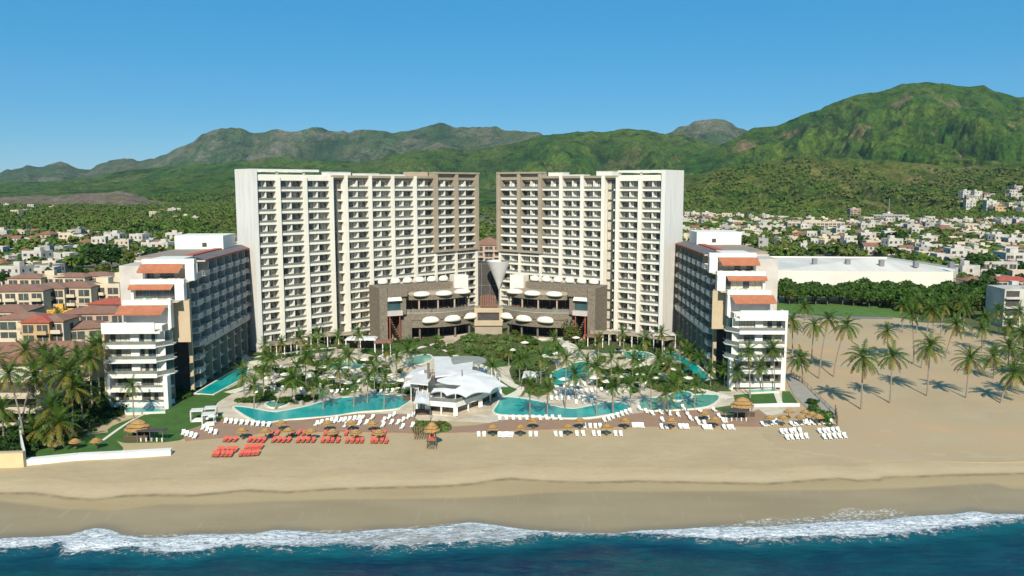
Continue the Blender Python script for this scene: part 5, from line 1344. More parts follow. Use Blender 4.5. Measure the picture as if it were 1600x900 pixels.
# hedge wood before the warehouse
o0_ = wh.location
hx = [p[0] for p in HEDGE]; hy = [p[1] for p in HEDGE]; pts = []
tries = 0
while len(pts) < 95 and tries < 6000:
    tries += 1
    x = R.uniform(min(hx), max(hx)); y = R.uniform(min(hy), max(hy))
    if pip(x, y, HEDGE) and all((x-a)**2+(y-c_)**2 > 16 for a, c_ in pts): pts.append((x, y))
pts.sort(key=lambda q: q[1])
rows = {}
for i, (x, y) in enumerate(pts):
    row = min(4, int((y-min(hy))/(max(hy)-min(hy))*5)); rows.setdefault(row, []).append((x, y))
RN = ['front', 'second', 'middle', 'fourth', 'rear']
for row, ps in rows.items():
    ps.sort()
    for i, (x, y) in enumerate(ps):
        tree(x, y, R.uniform(.74,1.0), f'{ordw(i+1)} @ tree from left in the {RN[row]} rank before the warehouse', 'trees of the wood before the warehouse', k=R.choice([1,1,2,1]))
        HREG.append((x, y, 3.0))
WHP = [(p[0]+o0_.x, p[1]+o0_.y) for p in ptsf]
# scattered trees near the left grove and the town edge
lt = [(20,700,.5),(60,705,.4),(100,700,.4),(140,672,.45),(165,645,.4),(50,660,.6),(100,650,.6),(20,630,.6),(140,620,.55),(110,590,.5),(165,585,.45),(70,600,.5),(168,560,.45),(140,570,.5),(20,560,.4),(70,572,.4),(12,545,.4),(110,560,.5),(78,540,.5),(105,530,.5),(150,655,.4),
      (55,620,.55),(85,640,.5),(124,640,.55),(30,600,.5)]
for i, (u, v, s) in enumerate(sorted(lt)):
    p = at(u, v); tree(p.x, p.y, s*.68, f'{ordw(i+1)} bushy @ tree from the left beneath the palms of the left grove', 'bushy trees in the left grove', k=R.choice([0,3]))
big = [(150,422,1.5),(175,428,1.4),(205,432,1.5),(235,424,1.2),(130,428,1.1),(190,415,1.3),(160,440,1.1),(1150,402,1.2),(1135,396,1.2),(1537,438,1.7),(1520,440,1.5),(1552,432,1.5),(1506,458,1.2),(1540,486,1.1),(1400,394,1.4),(1385,388,1.4),(1412,384,1.2),(1478,392,1.3),(1462,400,1.0),
       (1218,396,1.0),(1330,398,1.1),(1345,392,1.0),(1512,478,1.0),(1570,500,1.0),(1535,500,1.0)]
for i, (u, v, s) in enumerate(sorted(big)):
    p = at(u, v); tree(p.x, p.y, s, f'{ordw(i+1)} large @ crown from the left standing out between town houses', 'large trees between the houses'); HREG.append((p.x, p.y, 4*s))
# garden shrubs
SH = []
for i in range(5):
    V, F = leaf_cloud(190, 1.5, 1.4, .85, .7, .24, 300+i, 6)
    m_ = [SHRUBM, LEAF[1], LEAF[2], LEAF[0], SHRUBM][i]; me = npmesh('shrub_leaves', V, F, [m_]); SH.append((me, ['leafy green','mid green','olive','dark green','yellow green'][i]))
BLOBS = []
BEDS = ('the planted mound between the restaurants', 'the bed behind the beach club', 'the beds right of the beach club', 'the beds near the small round pool', 'the bed at the left tower foot', 'the bed at the right tower foot', 'the bed beside the right lap pool', 'the scrub in front of the beach club', 'the bed ending the grey walkway')
def shrub(u, v, s, label, grp, k=None):
    k = R.randrange(5) if k is None else k
    o = link('shrub', SH[k][0], None, at(u, v)); o.rotation_euler = (0,0,R.random()*6.28); o.scale = (s*R.uniform(.8,1.3), s*R.uniform(.8,1.2), s*R.uniform(.8,1.2))
    tag(o, label.replace('@', SH[k][1]), 'shrub', grp); return o
areas = [([(700,545),(735,520),(765,512),(800,518),(850,536),(840,560),(800,566),(745,566),(715,556)], 64, 1.15, 'the planted mound between the restaurants', (0,2,4,1)),
         ([(640,545),(690,532),(700,548),(730,566),(640,552)], 14, .8, 'the bed behind the beach club', (2,4,1)),
         ([(400,580),(470,560),(600,560),(640,590),(560,612),(430,600)], 46, .8, 'the garden beds left of the beach club', None),
         ([(390,605),(500,600),(640,600),(640,622),(560,618),(470,632),(380,628)], 26, .65, 'the beds along the left pool', None),
         ([(800,570),(860,560),(870,600),(840,620),(805,600)], 22, .7, 'the beds right of the beach club', None),
         ([(925,560),(1000,560),(1040,580),(1010,620),(930,600)], 34, .8, 'the garden beds beside the upper right pool', None),
         ([(1010,600),(1060,590),(1135,605),(1100,616),(1030,612)], 14, .65, 'the beds near the small round pool', None),
         ([(400,560),(470,548),(560,545),(640,540),(690,530),(680,526),(560,538),(400,545)], 34, .8, 'the bed at the left tower foot', None),
         ([(880,528),(960,536),(1050,545),(1040,556),(960,548),(900,545)], 26, .8, 'the bed at the right tower foot', None),
         ([(648,660),(700,662),(700,675),(650,678)], 14, .75, 'the scrub in front of the beach club', (2,4)),
         ([(1035,560),(1070,575),(1095,600),(1060,598),(1030,575)], 16, .8, 'the bed beside the right lap pool', None),
         ([(1265,630),(1300,655),(1296,668),(1268,650)], 9, 1.0, 'the bed ending the grey walkway', (0,3)),
         ([(270,612),(292,600),(296,612),(280,625)], 6, .8, 'the shaded corner between the left blocks', (3,)),
         ([(40,712),(60,690),(120,676),(160,670),(120,690),(60,706)], 14, .6, 'the edge of the left front lawn', None)]
for poly, n_, s, nm, ks in areas:
    us = [p[0] for p in poly]; vs = [p[1] for p in poly]; got = []; n_ = int(n_*0.87)
    if nm not in BEDS:
        for q_ in range(14):
            uu, vv = R.uniform(min(us), max(us)), R.uniform(min(vs), max(vs))
            if not pip(uu, vv, poly): continue
            ru = R.uniform(9, 26); rv = R.uniform(2.5, 5.5); pp_ = [(uu+ru*math.cos(t_*.785)*R.uniform(.6,1.1), vv+rv*math.sin(t_*.785)*R.uniform(.6,1.1)) for t_ in range(8)]
            slab('planting_bed', pp_, .085+.004*q_, BED, 0.3, 3); BLOBS.append(pp_)
    if nm in BEDS: slab('planting_bed', poly, .10+.003*len(nm), BED, 0.3, 3)
    while len(got) < n_:
        u = R.uniform(min(us), max(us)); v = R.uniform(min(vs), max(vs))
        if pip(u, v, poly): got.append((u, v))
    got.sort()
    for i, (u, v) in enumerate(got):
        shrub(u, v, s*R.uniform(.7,1.3), f'{ordw(i+1)} @ shrub from the left in {nm}', 'shrubs in '+nm, None if ks is None else R.choice(ks))
gcv, gcf, gco = [], [], 0
gr_ = random.Random(8)
for poly, n_, s, nm, ks in areas:
    us = [p[0] for p in poly]; vs = [p[1] for p in poly]
    for _ in range(int(n_*9)):
        u = gr_.uniform(min(us), max(us)); v = gr_.uniform(min(vs), max(vs))
        if pip(u, v, poly) and nm in BEDS:
            p = at(u, v); V, F = leaf_cloud(26, .8, .8, .28, .25, .2, gr_.randrange(9999), 3); gcv.append(V+np.array([p.x, p.y, .05])); gcf.append(F+gco); gco += len(V)
tag(link('ground_cover', npmesh('ground_cover', np.concatenate(gcv), np.concatenate(gcf), [SHRUBM])), 'low leafy ground cover filling the planting beds', 'ground cover', None, 'stuff')
gcv, gcf, gco = [], [], 0
for poly in BLOBS:
    us = [p[0] for p in poly]; vs = [p[1] for p in poly]
    for _ in range(42):
        u = gr_.uniform(min(us), max(us)); v = gr_.uniform(min(vs), max(vs))
        if pip(u, v, poly):
            p = at(u, v); V, F = leaf_cloud(30, .95, .95, .45, .4, .22, gr_.randrange(9999), 3); gcv.append(V+np.array([p.x, p.y, .05])); gcf.append(F+gco); gco += len(V)
tag(link('low_planting', npmesh('low_planting', np.concatenate(gcv), np.concatenate(gcf), [LEAF[1]])), 'low green planting in small beds among the pools and paths', 'low planting', None, 'stuff')
gcv, gcf, gco = [], [], 0
poly = [(42,712),(62,690),(130,672),(165,664),(200,642),(172,636),(172,585),(60,600),(-40,600),(-80,650),(-80,726),(30,722)]
slab('planting_bed', poly, .045, BED, 0.3)
us = [p[0] for p in poly]; vs = [p[1] for p in poly]
for _ in range(900):
    u = gr_.uniform(min(us), max(us)); v = gr_.uniform(min(vs), max(vs))
    if pip(u, v, poly):
        p = at(u, v); s_ = gr_.uniform(.6,1.5); V, F = leaf_cloud(40, 1.1*s_, 1.1*s_, .7*s_, .5*s_, .28, gr_.randrange(9999), 3); gcv.append(V+np.array([p.x, p.y, .05])); gcf.append(F+gco); gco += len(V)
tag(link('undergrowth', npmesh('undergrowth', np.concatenate(gcv), np.concatenate(gcf), [LEAF[0]])), 'dark green undergrowth beneath the palms of the left grove', 'undergrowth', None, 'stuff')
# ivy mass on the right restaurant corner
V, F = leaf_cloud(900, 4.2, 2.6, 3.6, 3.4, .3, 77, 8); p = at(895, 534)
tag(link('climbing_plant', npmesh('climbing_leaves', V, F, [LEAF[2]]), None, p), 'tall bushy climbing plant covering the corner of the right restaurant', 'climbing plant')

# ================================================================== TOWN HOUSES
rr = random.Random(99)
def taken(x, y, r): return pip(x, y, WHP) or any((x-a)**2+(y-c_)**2 < (r+q)**2 for a, c_, q in HREG)
PALR = ['white','white','white','cream','cream','beige','beige','beige','grey','pink','pink','ochre']
PROT = []
for i in range(30):
    colr = rr.choice(PALR); roof = 'tile' if i >= 21 else 'flat'; nf = rr.choice([1,2,2,2,3])
    b = MB(); w_ = rr.uniform(7,13); d_ = rr.uniform(7,12); house_geo(b, w_, d_, nf*3.0+.3, WCOL[colr], roof, rr)
    PROT.append((b.mesh('house'), colr, roof, nf, max(w_, d_)))
def zone(poly): return [at(u, v)[:2] for u, v in poly]
ZR = zone([(1060,342),(1180,344),(1300,350),(1420,352),(1600,346),(1800,350),(1900,430),(1650,450),(1500,440),(1420,404),(1300,398),(1150,404),(1060,420),(990,400),(1000,345)])
ZR2 = zone([(1500,440),(1640,440),(1700,500),(1560,500),(1500,470)])
ZL1 = zone([(-60,372),(60,368),(200,376),(300,372),(372,380),(420,400),(372,410),(290,405),(230,420),(150,405),(60,400),(-80,405)])
ZL2 = zone([(-60,410),(40,408),(110,415),(105,436),(0,450),(-80,450)])
ZL3 = zone([(-60,325),(120,325),(160,336),(60,346),(-80,346)])
ZL4 = zone([(235,334),(310,332),(310,346),(238,348)])
houses = []
def scatter(poly, n, mind, where, keep=1.0):
    xs_ = [p[0] for p in poly]; ys_ = [p[1] for p in poly]; c_ = 0; tr_ = 0
    while c_ < n and tr_ < n*14:
        tr_ += 1; x = rr.uniform(min(xs_), max(xs_)); y = rr.uniform(min(ys_), max(ys_))
        if not pip(x, y, poly) or taken(x, y, 5): continue
        # irregular density: leave green gaps
        if vnoise(np.array([x/70.0]), np.array([y/90.0]), 8)[0] < (.32 if where != 'left' else .42): continue
        if any(abs(x-h[0]) < mind and abs(y-h[1]) < mind for h in houses[-700:]): continue
        houses.append((x, y, where)); c_ += 1
scatter(ZR, 760, 10.5, 'right'); scatter(ZR2, 26, 11, 'right'); scatter(ZL1, 75, 11, 'left'); scatter(ZL2, 60, 11, 'left'); scatter(ZL3, 14, 13, 'farleft'); scatter(ZL4, 14, 11, 'left')
houses.sort(key=lambda h: h[1])
WORD = {'flat': 'flat-roofed', 'tile': 'tile-roofed'}; NFW = {1:'one-storey', 2:'two-storey', 3:'three-storey'}
stV, stF, stM, stMats = [], [], [], []; off = 0
def add_static(me, x, y, z, rz, s):
    global off
    n_ = len(me.vertices); co = np.empty(n_*3); me.vertices.foreach_get('co', co); co = co.reshape(-1,3)*np.array(s)
    c_, s_ = math.cos(rz), math.sin(rz)
    q = np.stack([co[:,0]*c_-co[:,1]*s_+x, co[:,0]*s_+co[:,1]*c_+y, co[:,2]+z], 1)
    for p in me.polygons:
        stF.append(tuple(v+off for v in p.vertices)); m_ = me.materials[p.material_index]
        if m_ not in stMats: stMats.append(m_)
        stM.append(stMats.index(m_))
    stV.extend(map(tuple, q)); off += n_
nind = {}
ind = houses[:285]; rest = houses[285:]
# label each nearer house by side, distance band and order across
bands = {}
for h in ind:
    side = 'right' if h[2] == 'right' else 'left'
    bd = int(h[1]//45); bands.setdefault((side, bd), []).append(h)
bk = {}
for side in ('left', 'right'):
    keys = sorted(k for k in bands if k[0] == side)
    for i, k in enumerate(keys): bk[k] = i
for k, hs in bands.items():
    hs.sort()
    for i, h in enumerate(hs):
        me, colr, roof, nf, _ = PROT[rr.randrange(30 if k[0] == 'left' else 25)]
        where = 'left of the hotel' if k[0] == 'left' else 'right of the hotel'
        o = link('house', me, None, (h[0], h[1], 0)); o.rotation_euler = (0,0,rr.uniform(-.25,.25)); s = rr.uniform(.72,1.05); o.scale = (s,s,rr.uniform(.9,1.2))
        tag(o, f'{colr} {NFW[nf]} {WORD[roof]} house, {ordw(i+1)} in {ordw(bk[k]+1)} town row {where}', 'house', 'town houses '+where)
for h in rest:
    me, colr, roof, nf, _ = PROT[rr.randrange(25)]; s = rr.uniform(.75,1.15)
    add_static(me, h[0], h[1], 0, rr.uniform(-.25,.25), (s,s,s))
# houses climbing the foot of the mountain at the right edge
def ground_on_hill(x, y, names):
    best = 0
    for nm in names:
        ob = bpy.data.objects[nm]
        hit, loc, _, _ = ob.ray_cast(Vector((x, y, 900)), Vector((0,0,-1)))
        if hit: best = max(best, loc.z)
    return best
bpy.context.view_layer.update()
cnt = 0; tr_ = 0
while cnt < 110 and tr_ < 4000:
    tr_ += 1
    u = rr.uniform(1480, 1700); v = rr.uniform(296, 345)
    y = rr.uniform(1190, 1750); x = (u-800)/F_PX*y
    z = ground_on_hill(x, y, ('foothill_right', 'mountain_right'))
    uu, vv = upx(x, y, z)
    if z < 3 or vv < 288 or vv > 348 or uu < 1495-(330-vv)*(-.4): continue
    if rr.random() > .75: continue
    me, colr, roof, nf, _ = PROT[rr.randrange(30)]; s = rr.uniform(1.0,1.6); add_static(me, x, y, z, rr.uniform(-.3,.3), (s,s,s)); cnt += 1
me = bpy.data.meshes.new('distant_houses'); me.from_pydata(stV, [], stF)
for m_ in stMats: me.materials.append(m_)
me.polygons.foreach_set('material_index', stM); me.update()
tag(link('distant_houses', me), 'far rows of small white and cream houses below the hills', 'houses', None, 'stuff')

# trees of the town and the plain
tn = np.random.RandomState(5)
def zone_trees(poly, n, mind=None):
    xs_ = [p[0] for p in poly]; ys_ = [p[1] for p in poly]; out = []; tr_ = 0
    while len(out) < n and tr_ < n*12:
        tr_ += 1; x = rr.uniform(min(xs_), max(xs_)); y = rr.uniform(min(ys_), max(ys_))
        if pip(x, y, poly) and not taken(x, y, 2): out.append((x, y))
    return out
hgrid = {}
for h in houses: hgrid.setdefault((int(h[0]//10), int(h[1]//10)), []).append(h)
def near_house(x, y, d=5.5):
    i, j = int(x//10), int(y//10)
    return any((h[0]-x)**2+(h[1]-y)**2 < d*d for a in (-1,0,1) for c_ in (-1,0,1) for h in hgrid.get((i+a,j+c_), []))
TL = zone([(-100,322),(120,320),(372,322),(420,330),(430,420),(372,425),(240,440),(200,460),(110,436),(0,452),(-120,452)])
TM = zone([(700,330),(800,330),(800,440),(700,440)])
TR = zone([(980,334),(1300,342),(1600,338),(1800,342),(2000,480),(1600,520),(1500,470),(1400,404),(1150,410),(1060,430),(980,420)])
tt = [(x, y, 'left of the hotel') for x, y in zone_trees(TL, 4200) if not near_house(x, y)] + [(x, y, 'in the gap between the towers') for x, y in zone_trees(TM, 180)] + [(x, y, 'right of the hotel') for x, y in zone_trees(TR, 4200) if not near_house(x, y, 4.2)]
tt = [t for t in tt if not (-80 < t[0] < 60 and t[1] < 312)]
tt.sort(key=lambda t: t[1])
tb = {}
for t in tt[:145]: tb.setdefault((t[2], int(t[1]//40)), []).append(t)
for wz in ('left of the hotel', 'in the gap between the towers', 'right of the hotel'):
    ks = sorted(k for k in tb if k[0] == wz)
    for ri, k in enumerate(ks):
        for i, t in enumerate(sorted(tb[k])):
            tree(t[0], t[1], R.uniform(.55,.95), f'@ tree, {ordw(i+1)} in {ordw(ri+1)} rank {wz}', 'town trees '+wz)
cl = [leaf_cloud(80, 4.6, 4.3, 3.2, 4.4, 1.25, 500+i, 6) for i in range(6)]
cl2 = [leaf_cloud(34, 5.5, 5.2, 3.4, 4.2, 2.2, 600+i, 5) for i in range(6)]
def merge_cloud(name, items, cls, m, smin, smax):
    Vs, Fs = [], []; o_ = 0
    for i, (x, y, z) in enumerate(items):
        V, F = cls[i % len(cls)]; s = tn.uniform(smin, smax); a = tn.uniform(0, 6.28); c_, s_ = math.cos(a), math.sin(a)
        q = V*s; q = np.stack([q[:,0]*c_-q[:,1]*s_+x, q[:,0]*s_+q[:,1]*c_+y, q[:,2]+z], 1)
        Vs.append(q); Fs.append(F+o_); o_ += len(V)
    return npmesh(name, np.concatenate(Vs), np.concatenate(Fs), m)
rest_t = [(t[0], t[1], 0) for t in tt[145:]]
me = merge_cloud('distant_wood', rest_t, cl, [LEAFW], .6, 1.35)
tag(link('distant_wood', me), 'green wood and town trees spreading across the plain below the hills', 'wood', None, 'stuff')
# scrub canopy on the lower slopes so that the forest has real texture where it is nearest
bpy.context.view_layer.update()
sl = []
for nm, u0, u1, y0, y1, n_ in (('foothill_right', 980, 1720, 1180, 2250, 6000), ('foothill_left', -60, 420, 1560, 2600, 2500), ('mountain_right', 1250, 1720, 1900, 2900, 2500)):
    for _ in range(n_):
        u = rr.uniform(u0, u1); y = rr.uniform(y0, y1); x = (u-800)/F_PX*y; z = ground_on_hill(x, y, (nm,))
        if z > -4 and vnoise(np.array([x/60.0]), np.array([y/90.0]), 3)[0] > .33: sl.append((x, y, z-2.2))
me = merge_cloud('slope_forest', sl, cl2, [LEAFW], .7, 1.35)
tag(link('slope_forest', me), 'green forest canopy covering the lower mountain slopes', 'forest', None, 'stuff')
# ================================================================== BEACH AND POOL FURNITURE
def make_lounger(kind, m):
    me = {}
    b = MB()
    b.box(-.33,.33,-.95,.35,.26,.32,BROWNF if kind == 'red' else WHITE)
    for x in (-.3,.24):
        for y in (-.9,.25): b.box(x,x+.06,y,y+.06,0,.26,BROWNF if kind == 'red' else WHITE)
    me['frame'] = b.mesh('frame')
    b = MB(); b.box(-.36,.36,-.98,.36,.322,.42,m); me['mattress'] = b.mesh('mattress')
    b = MB(); c_, s_ = math.cos(.65), math.sin(.65)
    def q(x, a, t): return (x, .36+a*c_-t*s_, .33+a*s_+t*c_)
    v = [q(-.36,0,0),q(.36,0,0),q(.36,.85,0),q(-.36,.85,0),q(-.36,0,.1),q(.36,0,.1),q(.36,.85,.1),q(-.36,.85,.1)]
    for f in ((0,3,2,1),(4,5,6,7),(0,1,5,4),(1,2,6,5),(2,3,7,6),(3,0,4,7)): b.face([v[i] for i in f], m)
    me['backrest'] = b.mesh('backrest')
    return me
LM = {'red': make_lounger('red', REDF), 'white': make_lounger('white', WHITEF)}
def lounger(p, rz, kind, label, grp, s=0.88):
    t = empty('sun_lounger', p, rz, label, 'sun lounger', grp); t.scale = (s,s,s)
    for k in ('frame','mattress','backrest'): link(k, LM[kind][k], t)
    return t
def row(u0, v0, u1, v1, n, kind, rz, tmpl, grp, z=0.02, jit=0.12, skip=()):
    """n loungers between two points on the ground"""
    a = at(u0, v0); c_ = at(u1, v1)
    for i in range(n):
        if i in skip: continue
        p = a.lerp(c_, i/max(1,n-1)); p.z = z; p.x += R.uniform(-jit,jit)*.6; p.y += R.uniform(-jit,jit)
        lounger(p, rz+R.uniform(-.07,.07), kind, tmpl.replace('#', ordw(i+1)), grp)
# red loungers
GR = 'red loungers on the sand'
row(342,706,368,706,5,'red',.12,'# red lounger from the left in the back line of the leftmost red block',GR)
row(334,713,360,713,5,'red',.12,'# red lounger from the left in the front line of the leftmost red block',GR)
row(385,703,408,701,5,'red',.12,'# red lounger from the left in the back line of the second red block',GR)
row(377,712,402,711,5,'red',.12,'# red lounger from the left in the front line of the second red block',GR)
row(352,690,604,692,34,'red',.05,'# red lounger from the left in the long line under the left parasols',GR, skip=(3,4,9,14,19,24,29))
row(424,680,600,680,22,'red',.05,'# red lounger from the left in the rear line between the left parasols',GR, skip=(2,3,8,9,13,17,18))
# white loungers on the deck and sand
GW = 'white loungers'
for j, (u0, v0, u1, v1, n_) in enumerate([(494,666,524,659,6),(524,662,560,657,7),(566,657,582,656,3),(600,660,615,652,4),(622,664,645,652,5),(540,668,572,664,5),(598,668,612,664,3),(628,671,645,668,3)]):
    row(u0,v0,u1,v1,max(2,n_-1),'white',-.15,f'# white lounger in the {ordw(j+1)} deck group left of the beach club',GW,.16)
for j, (u0, v0, u1, v1, n_) in enumerate([(781,657,875,657,13),(944,660,985,646,9),(1000,642,1020,650,4),(1033,648,1060,652,4),(1068,640,1076,652,4),(1094,646,1106,656,5),(1036,660,1052,662,3),(1080,658,1090,660,3),(1116,644,1124,654,3)]):
    row(u0,v0,u1,v1,max(2,int(n_*.8)),'white',.1,f'# white lounger in the {ordw(j+1)} deck group along the right pool',GW,.16)
for j, (u0, v0, u1, v1, n_) in enumerate([(748,682,757,682,2),(780,683,799,683,6),(829,682,838,682,2),(868,682,877,682,2),(902,681,911,681,2),(928,681,936,681,2),(962,681,970,681,2),(914,669,922,669,2),(930,669,938,669,2),(990,668,1004,668,4),(1034,670,1042,670,2),(1063,670,1074,670,3),(1092,664,1101,664,2),(1101,671,1110,671,3),(1132,671,1145,671,3),(1130,660,1134,660,2)]):
    row(u0,v0,u1,v1,n_,'white',0,f'# white lounger in the {ordw(j+1)} sand cluster beside the right parasols',GW)
row(1193,666,1215,662,5,'white',.1,'# white lounger in the first group under the far right parasols',GW)
row(1238,666,1262,662,5,'white',.1,'# white lounger in the second group under the far right parasols',GW)
row(1262,664,1300,662,6,'white',.1,'# white lounger in the third group under the far right parasols',GW)
row(1222,678,1250,676,5,'white',-.1,'# white lounger from the left in the back line of the left open block',GW)
row(1230,687,1260,685,5,'white',-.1,'# white lounger from the left in the front line of the left open block',GW)
row(1281,677,1310,675,5,'white',-.1,'# white lounger from the left in the back line of the right open block',GW)
row(1289,686,1320,684,5,'white',-.1,'# white lounger from the left in the front line of the rightmost open block',GW)
row(286,680,304,686,4,'white',.2,'# white lounger from the left beside the thatched bar on the left',GW,.16)
row(318,672,336,680,4,'white',.2,'# white lounger from the left beside the white daybeds at left',GW,.16)
row(352,662,420,668,9,'white',.2,'# white lounger from the left along the tip of the left pool',GW,.16)
for j, (u0, v0, u1, v1, n_) in enumerate([(500,618,560,612,8),(585,616,632,612,6),(470,612,500,606,4),(400,618,440,610,4),(560,600,600,596,4)]):
    row(u0,v0,u1,v1,n_,'white',0,f'# white lounger in the {ordw(j+1)} line behind the left pool',GW,.1)
for j, (u0, v0, u1, v1, n_) in enumerate([(868,618,940,612,10),(862,626,930,624,9),(950,618,985,612,5),(900,632,925,630,3),(990,606,1010,604,3),(870,610,925,602,6)]):
    row(u0,v0,u1,v1,n_,'white',0,f'# white lounger in the {ordw(j+1)} line behind the right pool',GW,.1)
# cabana daybeds left
for i, (u, v) in enumerate([(309,658),(327,664),(330,654)]):
    t = empty('daybed', at(u, v), .2, f'{ordw(i+1)} white draped daybed from the left by the corner of the left lawn', 'daybed', 'white draped daybeds')
    for x in (-1.1,1.1):
        for y in (-1.1,1.1): b = MB(); b.tube([(x,y,0),(x,y,2.3)], .07, WHITE, 5); b.build('post', t)
    b = MB(); b.box(-1.25,1.25,-1.25,1.25,2.3,2.42,TENT); b.box(-1.25,-1.18,-1.2,1.2,.4,2.3,TENT); b.build('canopy', t)
    b = MB(); b.box(-1,1,-1,1,.0,.45,WHITEF); b.build('mattress', t)
# thatched parasols
def thatch_mesh(r_, h, sk, seed, rings=5):
    rr = random.Random(seed); b = MB(); n_ = 18; base = 0
    for r0, z0, z1 in [(1.0, 0.0, .45), (.82, .35, .72), (.55, .66, 1.0)][:3]:
        prof = []
        k = b.mid(THATCH); base = len(b.v)
        for ri, (t, zz) in enumerate([(r0, z0), (r0*.62, (z0+z1)/2+.05), (0.03, z1+ (0 if z1 < 1 else .05))]):
            for j in range(n_):
                a = 6.283*j/n_; jr = rr.uniform(.94,1.07) if ri == 0 else 1
                b.v.append((r_*t*jr*math.cos(a), r_*t*jr*math.sin(a), h*(zz+(rr.uniform(-.08,.02) if ri == 0 else 0))))
        for ri in range(2):
            for j in range(n_): b.f.append((base+ri*n_+j, base+ri*n_+(j+1)%n_, base+(ri+1)*n_+(j+1)%n_, base+(ri+1)*n_+j)); b.mi.append(k)
        b.f.append(tuple(base+j for j in reversed(range(n_)))); b.mi.append(k)
    # hanging fringe
    for j in range(60):
        a = rr.random()*6.283; r0 = r_*rr.uniform(.93,1.04); b.face([(r0*math.cos(a),r0*math.sin(a),0.05),(r0*math.cos(a+.07),r0*math.sin(a+.07),0.05),(r0*1.03*math.cos(a+.05),r0*1.03*math.sin(a+.05),-.22*sk)], THATCH)
    return b.mesh('thatch_roof')
TH = [thatch_mesh(1.45,.85,.8,s) for s in (1,2,3)]
b = MB(); b.tube([(0,0,0),(0,0,2.4)], [.10,.08], WOOD, 6); POLE = b.mesh('pole')
b = MB(); b.lathe([(.02,.62),(.42,.62),(.42,.57),(.02,.57)], WOOD, 10); SHELF = b.mesh('ring_table')
def parasol(u, v, label, grp, s=1.0):
    t = empty('thatched_parasol', at(u, v), R.random()*6, label, 'parasol', grp); s *= .80; t.scale = (s,s,s)
    link('pole', POLE, t); link('thatch_roof', TH[R.randrange(3)], t, (0,0,2.0)); link('ring_table', SHELF, t)
    return t
lp = sorted([(379,687,1.0),(415,688,1.0),(451,687,1.0),(486,688,1.0),(520,689,1.0),(592,690,1.0),(440,674,.95),(512,675,1),(549,675,1),(582,676,1),(556,690,1.0)])
for i, (u, v, s) in enumerate(lp): parasol(u, v, f'{ordw(i+1)} thatched parasol from the left above the red loungers', 'thatched parasols over the red loungers', s*1.05)
rp = sorted([(770,682,1),(813,682,1),(833,671,1),(887,681,1),(906,671,1),(948,681,1),(977,671,1),(1048,671,1),(1117,669,1),(1101,659,1)])
for i, (u, v, s) in enumerate(rp): parasol(u, v, f'{ordw(i+1)} thatched parasol from the left above the white loungers along the right deck', 'thatched parasols over the white loungers', s*1.05)
fp_ = sorted([(1202,666),(1223,666),(1250,665),(1278,664),(1232,656),(1258,657),(1268,660)])
for i, (u, v) in enumerate(fp_): parasol(u, v, f'{ordw(i+1)} thatched parasol from the left in the cluster below the grey walkway', 'thatched parasols at the far right', 1.0)
for i, (u, v, s) in enumerate([(84,706,.8),(118,703,.95),(151,702,.95)]): parasol(u, v, f'{ordw(i+1)} thatched parasol from the left on the front lawn at left', 'thatched parasols on the lawn', s)
# two thatched bars
def bar(u, v, s, label):
    t = empty('thatched_bar', at(u, v), 0, label, 'thatched bar', 'thatched bars'); t.scale = (s,s,s)
    o = link('thatch_roof', thatch_mesh(2.8,2.0,1.4,9), t, (-.1,1.2,2.4)); o.scale = (1.05,.9,1)
    for x in (-1.8,1.8):
        for y in (-.3,2.6): b = MB(); b.tube([(x,y,0),(x,y,2.8)], .11, WOOD, 6); b.build('post', t)
    b = MB(); b.box(-2.4,2.4,-.7,0,0,1.1,BROWNF); b.box(-2.5,2.5,-.85,.1,1.1,1.18,WOOD); b.build('counter', t)
    b = MB(); b.box(-2.0,2.0,2.4,2.6,0,2.2,DARK); b.build('back_shelf', t)
    return t
b1 = bar(214,689,.88,'large thatched beach bar at the edge of the lawn on the left')
b2 = bar(1162,651,.88,'large thatched beach bar in front of the right stepped block')
for (u, v, lab) in ((238,690,'dark canvas shade on posts beside the left thatched bar'), (1150,658,'dark flat shade on posts before the right thatched bar')):
    p = at(u, v); t = empty('flat_shade', p, 0, lab, 'sun shade', 'dark flat shades')
    b = MB(); b.box(-2.6,2.6,-1,1.2,2.2,2.3,DARK); b.build('cover', t)
    for x in (-2.4,0,2.4):
        for y in (-.9,1.1): b = MB(); b.tube([(x,y,0),(x,y,2.2)], .05, METAL, 5); b.build('post', t)
    for k in range(5): b = MB(); b.tube([(-2+k, -.3,0),(-2+k,-.3,.75)], .14, WHITE, 6); b.lathe([(.02,.8),(.2,.8),(.2,.74),(.02,.74)], WHITE, 8, (-2+k,-.3,0)); b.build('stool', t)
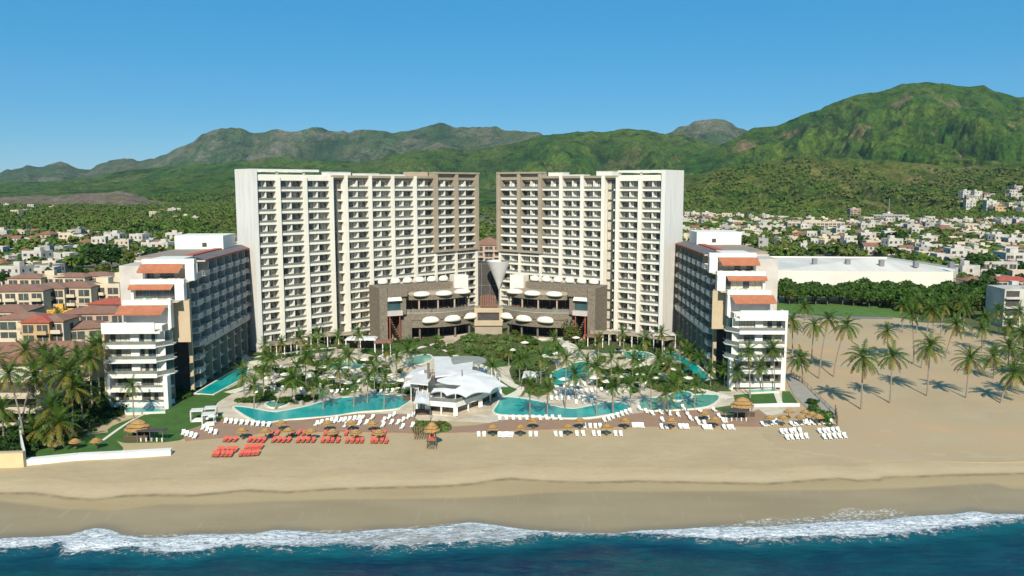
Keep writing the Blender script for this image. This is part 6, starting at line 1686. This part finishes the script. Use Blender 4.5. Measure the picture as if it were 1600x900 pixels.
# lifeguard stand
p = at(675, 700); t = empty('lifeguard_stand', p, 0, 'tall wooden lifeguard stand with a small pointed thatch top on the open sand', 'lifeguard stand')
for x in (-.75,.75):
    for y in (-.6,.6): b = MB(); b.tube([(x*1.15,y*1.2,0),(x*.8,y*.8,3.6)], .08, WOOD, 5); b.build('leg', t)
b = MB(); b.box(-.8,.8,-.6,.6,1.5,1.6,WOOD); b.box(-.8,.8,-.6,-.5,1.6,2.0,TERRAR); b.build('platform', t)
b = MB()
for k in range(4): b.box(-.4,.4,-.95-.0*k,-.87,.3+.3*k,.36+.3*k,WOOD)
b.box(-.45,-.38,-.97,-.85,0,1.6,WOOD); b.box(.38,.45,-.97,-.85,0,1.6,WOOD); b.build('ladder', t)
o = link('thatch_roof', thatch_mesh(1.5,1.5,1.4,5), t, (0,0,3.4))
b = MB(); b.box(-.35,.35,-.2,.3,1.61,2.05,REDF); b.box(-.35,.35,.22,.32,2.05,2.7,REDF); b.build('seat', t)

# garden umbrellas and planters give the terraces their small clutter
UM = {}
b = MB(); n_ = 8
b.lathe([(1.3,0),(1.25,.08),(.65,.33),(.03,.5)], IVORY, 8); UM['canopy'] = b.mesh('canopy')
b = MB(); b.tube([(0,0,0),(0,0,2.9)], .04, METAL, 5); UM['pole'] = b.mesh('pole')
ul = sorted([(420,606),(446,600),(470,596),(520,604),(545,614),(610,602),(628,610),(640,575),(570,576),(595,570),(505,588),(462,578),(440,588),(880,608),(905,612),(928,606),(948,612),(892,622),(1000,600),(1022,606),(1036,600),(1052,592),(968,604),(1040,582),(870,566),(850,570),(1075,606),(1058,580),(820,548),(800,560),(900,540),(640,622),(540,590),(585,608)])
for i, (u, v) in enumerate(ul):
    t = empty('garden_umbrella', at(u, v), R.random(), f'{ordw(i+1)} ivory garden umbrella from the left among the pools', 'umbrella', 'ivory garden umbrellas')
    link('canopy', UM['canopy'], t, (0,0,2.4)); link('pole', UM['pole'], t)

# ================================================================== HAZE
hz = MB(); hz.box(-9500, 9500, -3300, 11500, -8, 1500, WHITE); ho = hz.build('haze')
hm = bpy.data.materials.new('haze_air'); hm.use_nodes = True; nt_ = hm.node_tree
for n_ in list(nt_.nodes):
    if n_.type == 'BSDF_PRINCIPLED': nt_.nodes.remove(n_)
pv = nt_.nodes.new('ShaderNodeVolumePrincipled'); pv.inputs['Color'].default_value = (0.55, 0.76, 1.0, 1); pv.inputs['Density'].default_value = 0.000018
pv.inputs['Anisotropy'].default_value = 0.0
nt_.links.new(pv.outputs[0], [n_ for n_ in nt_.nodes if n_.type == 'OUTPUT_MATERIAL'][0].inputs['Volume'])
ho.data.materials.clear(); ho.data.materials.append(hm)
tag(ho, 'thin blue air between the camera and the mountains', 'haze', None, 'stuff')
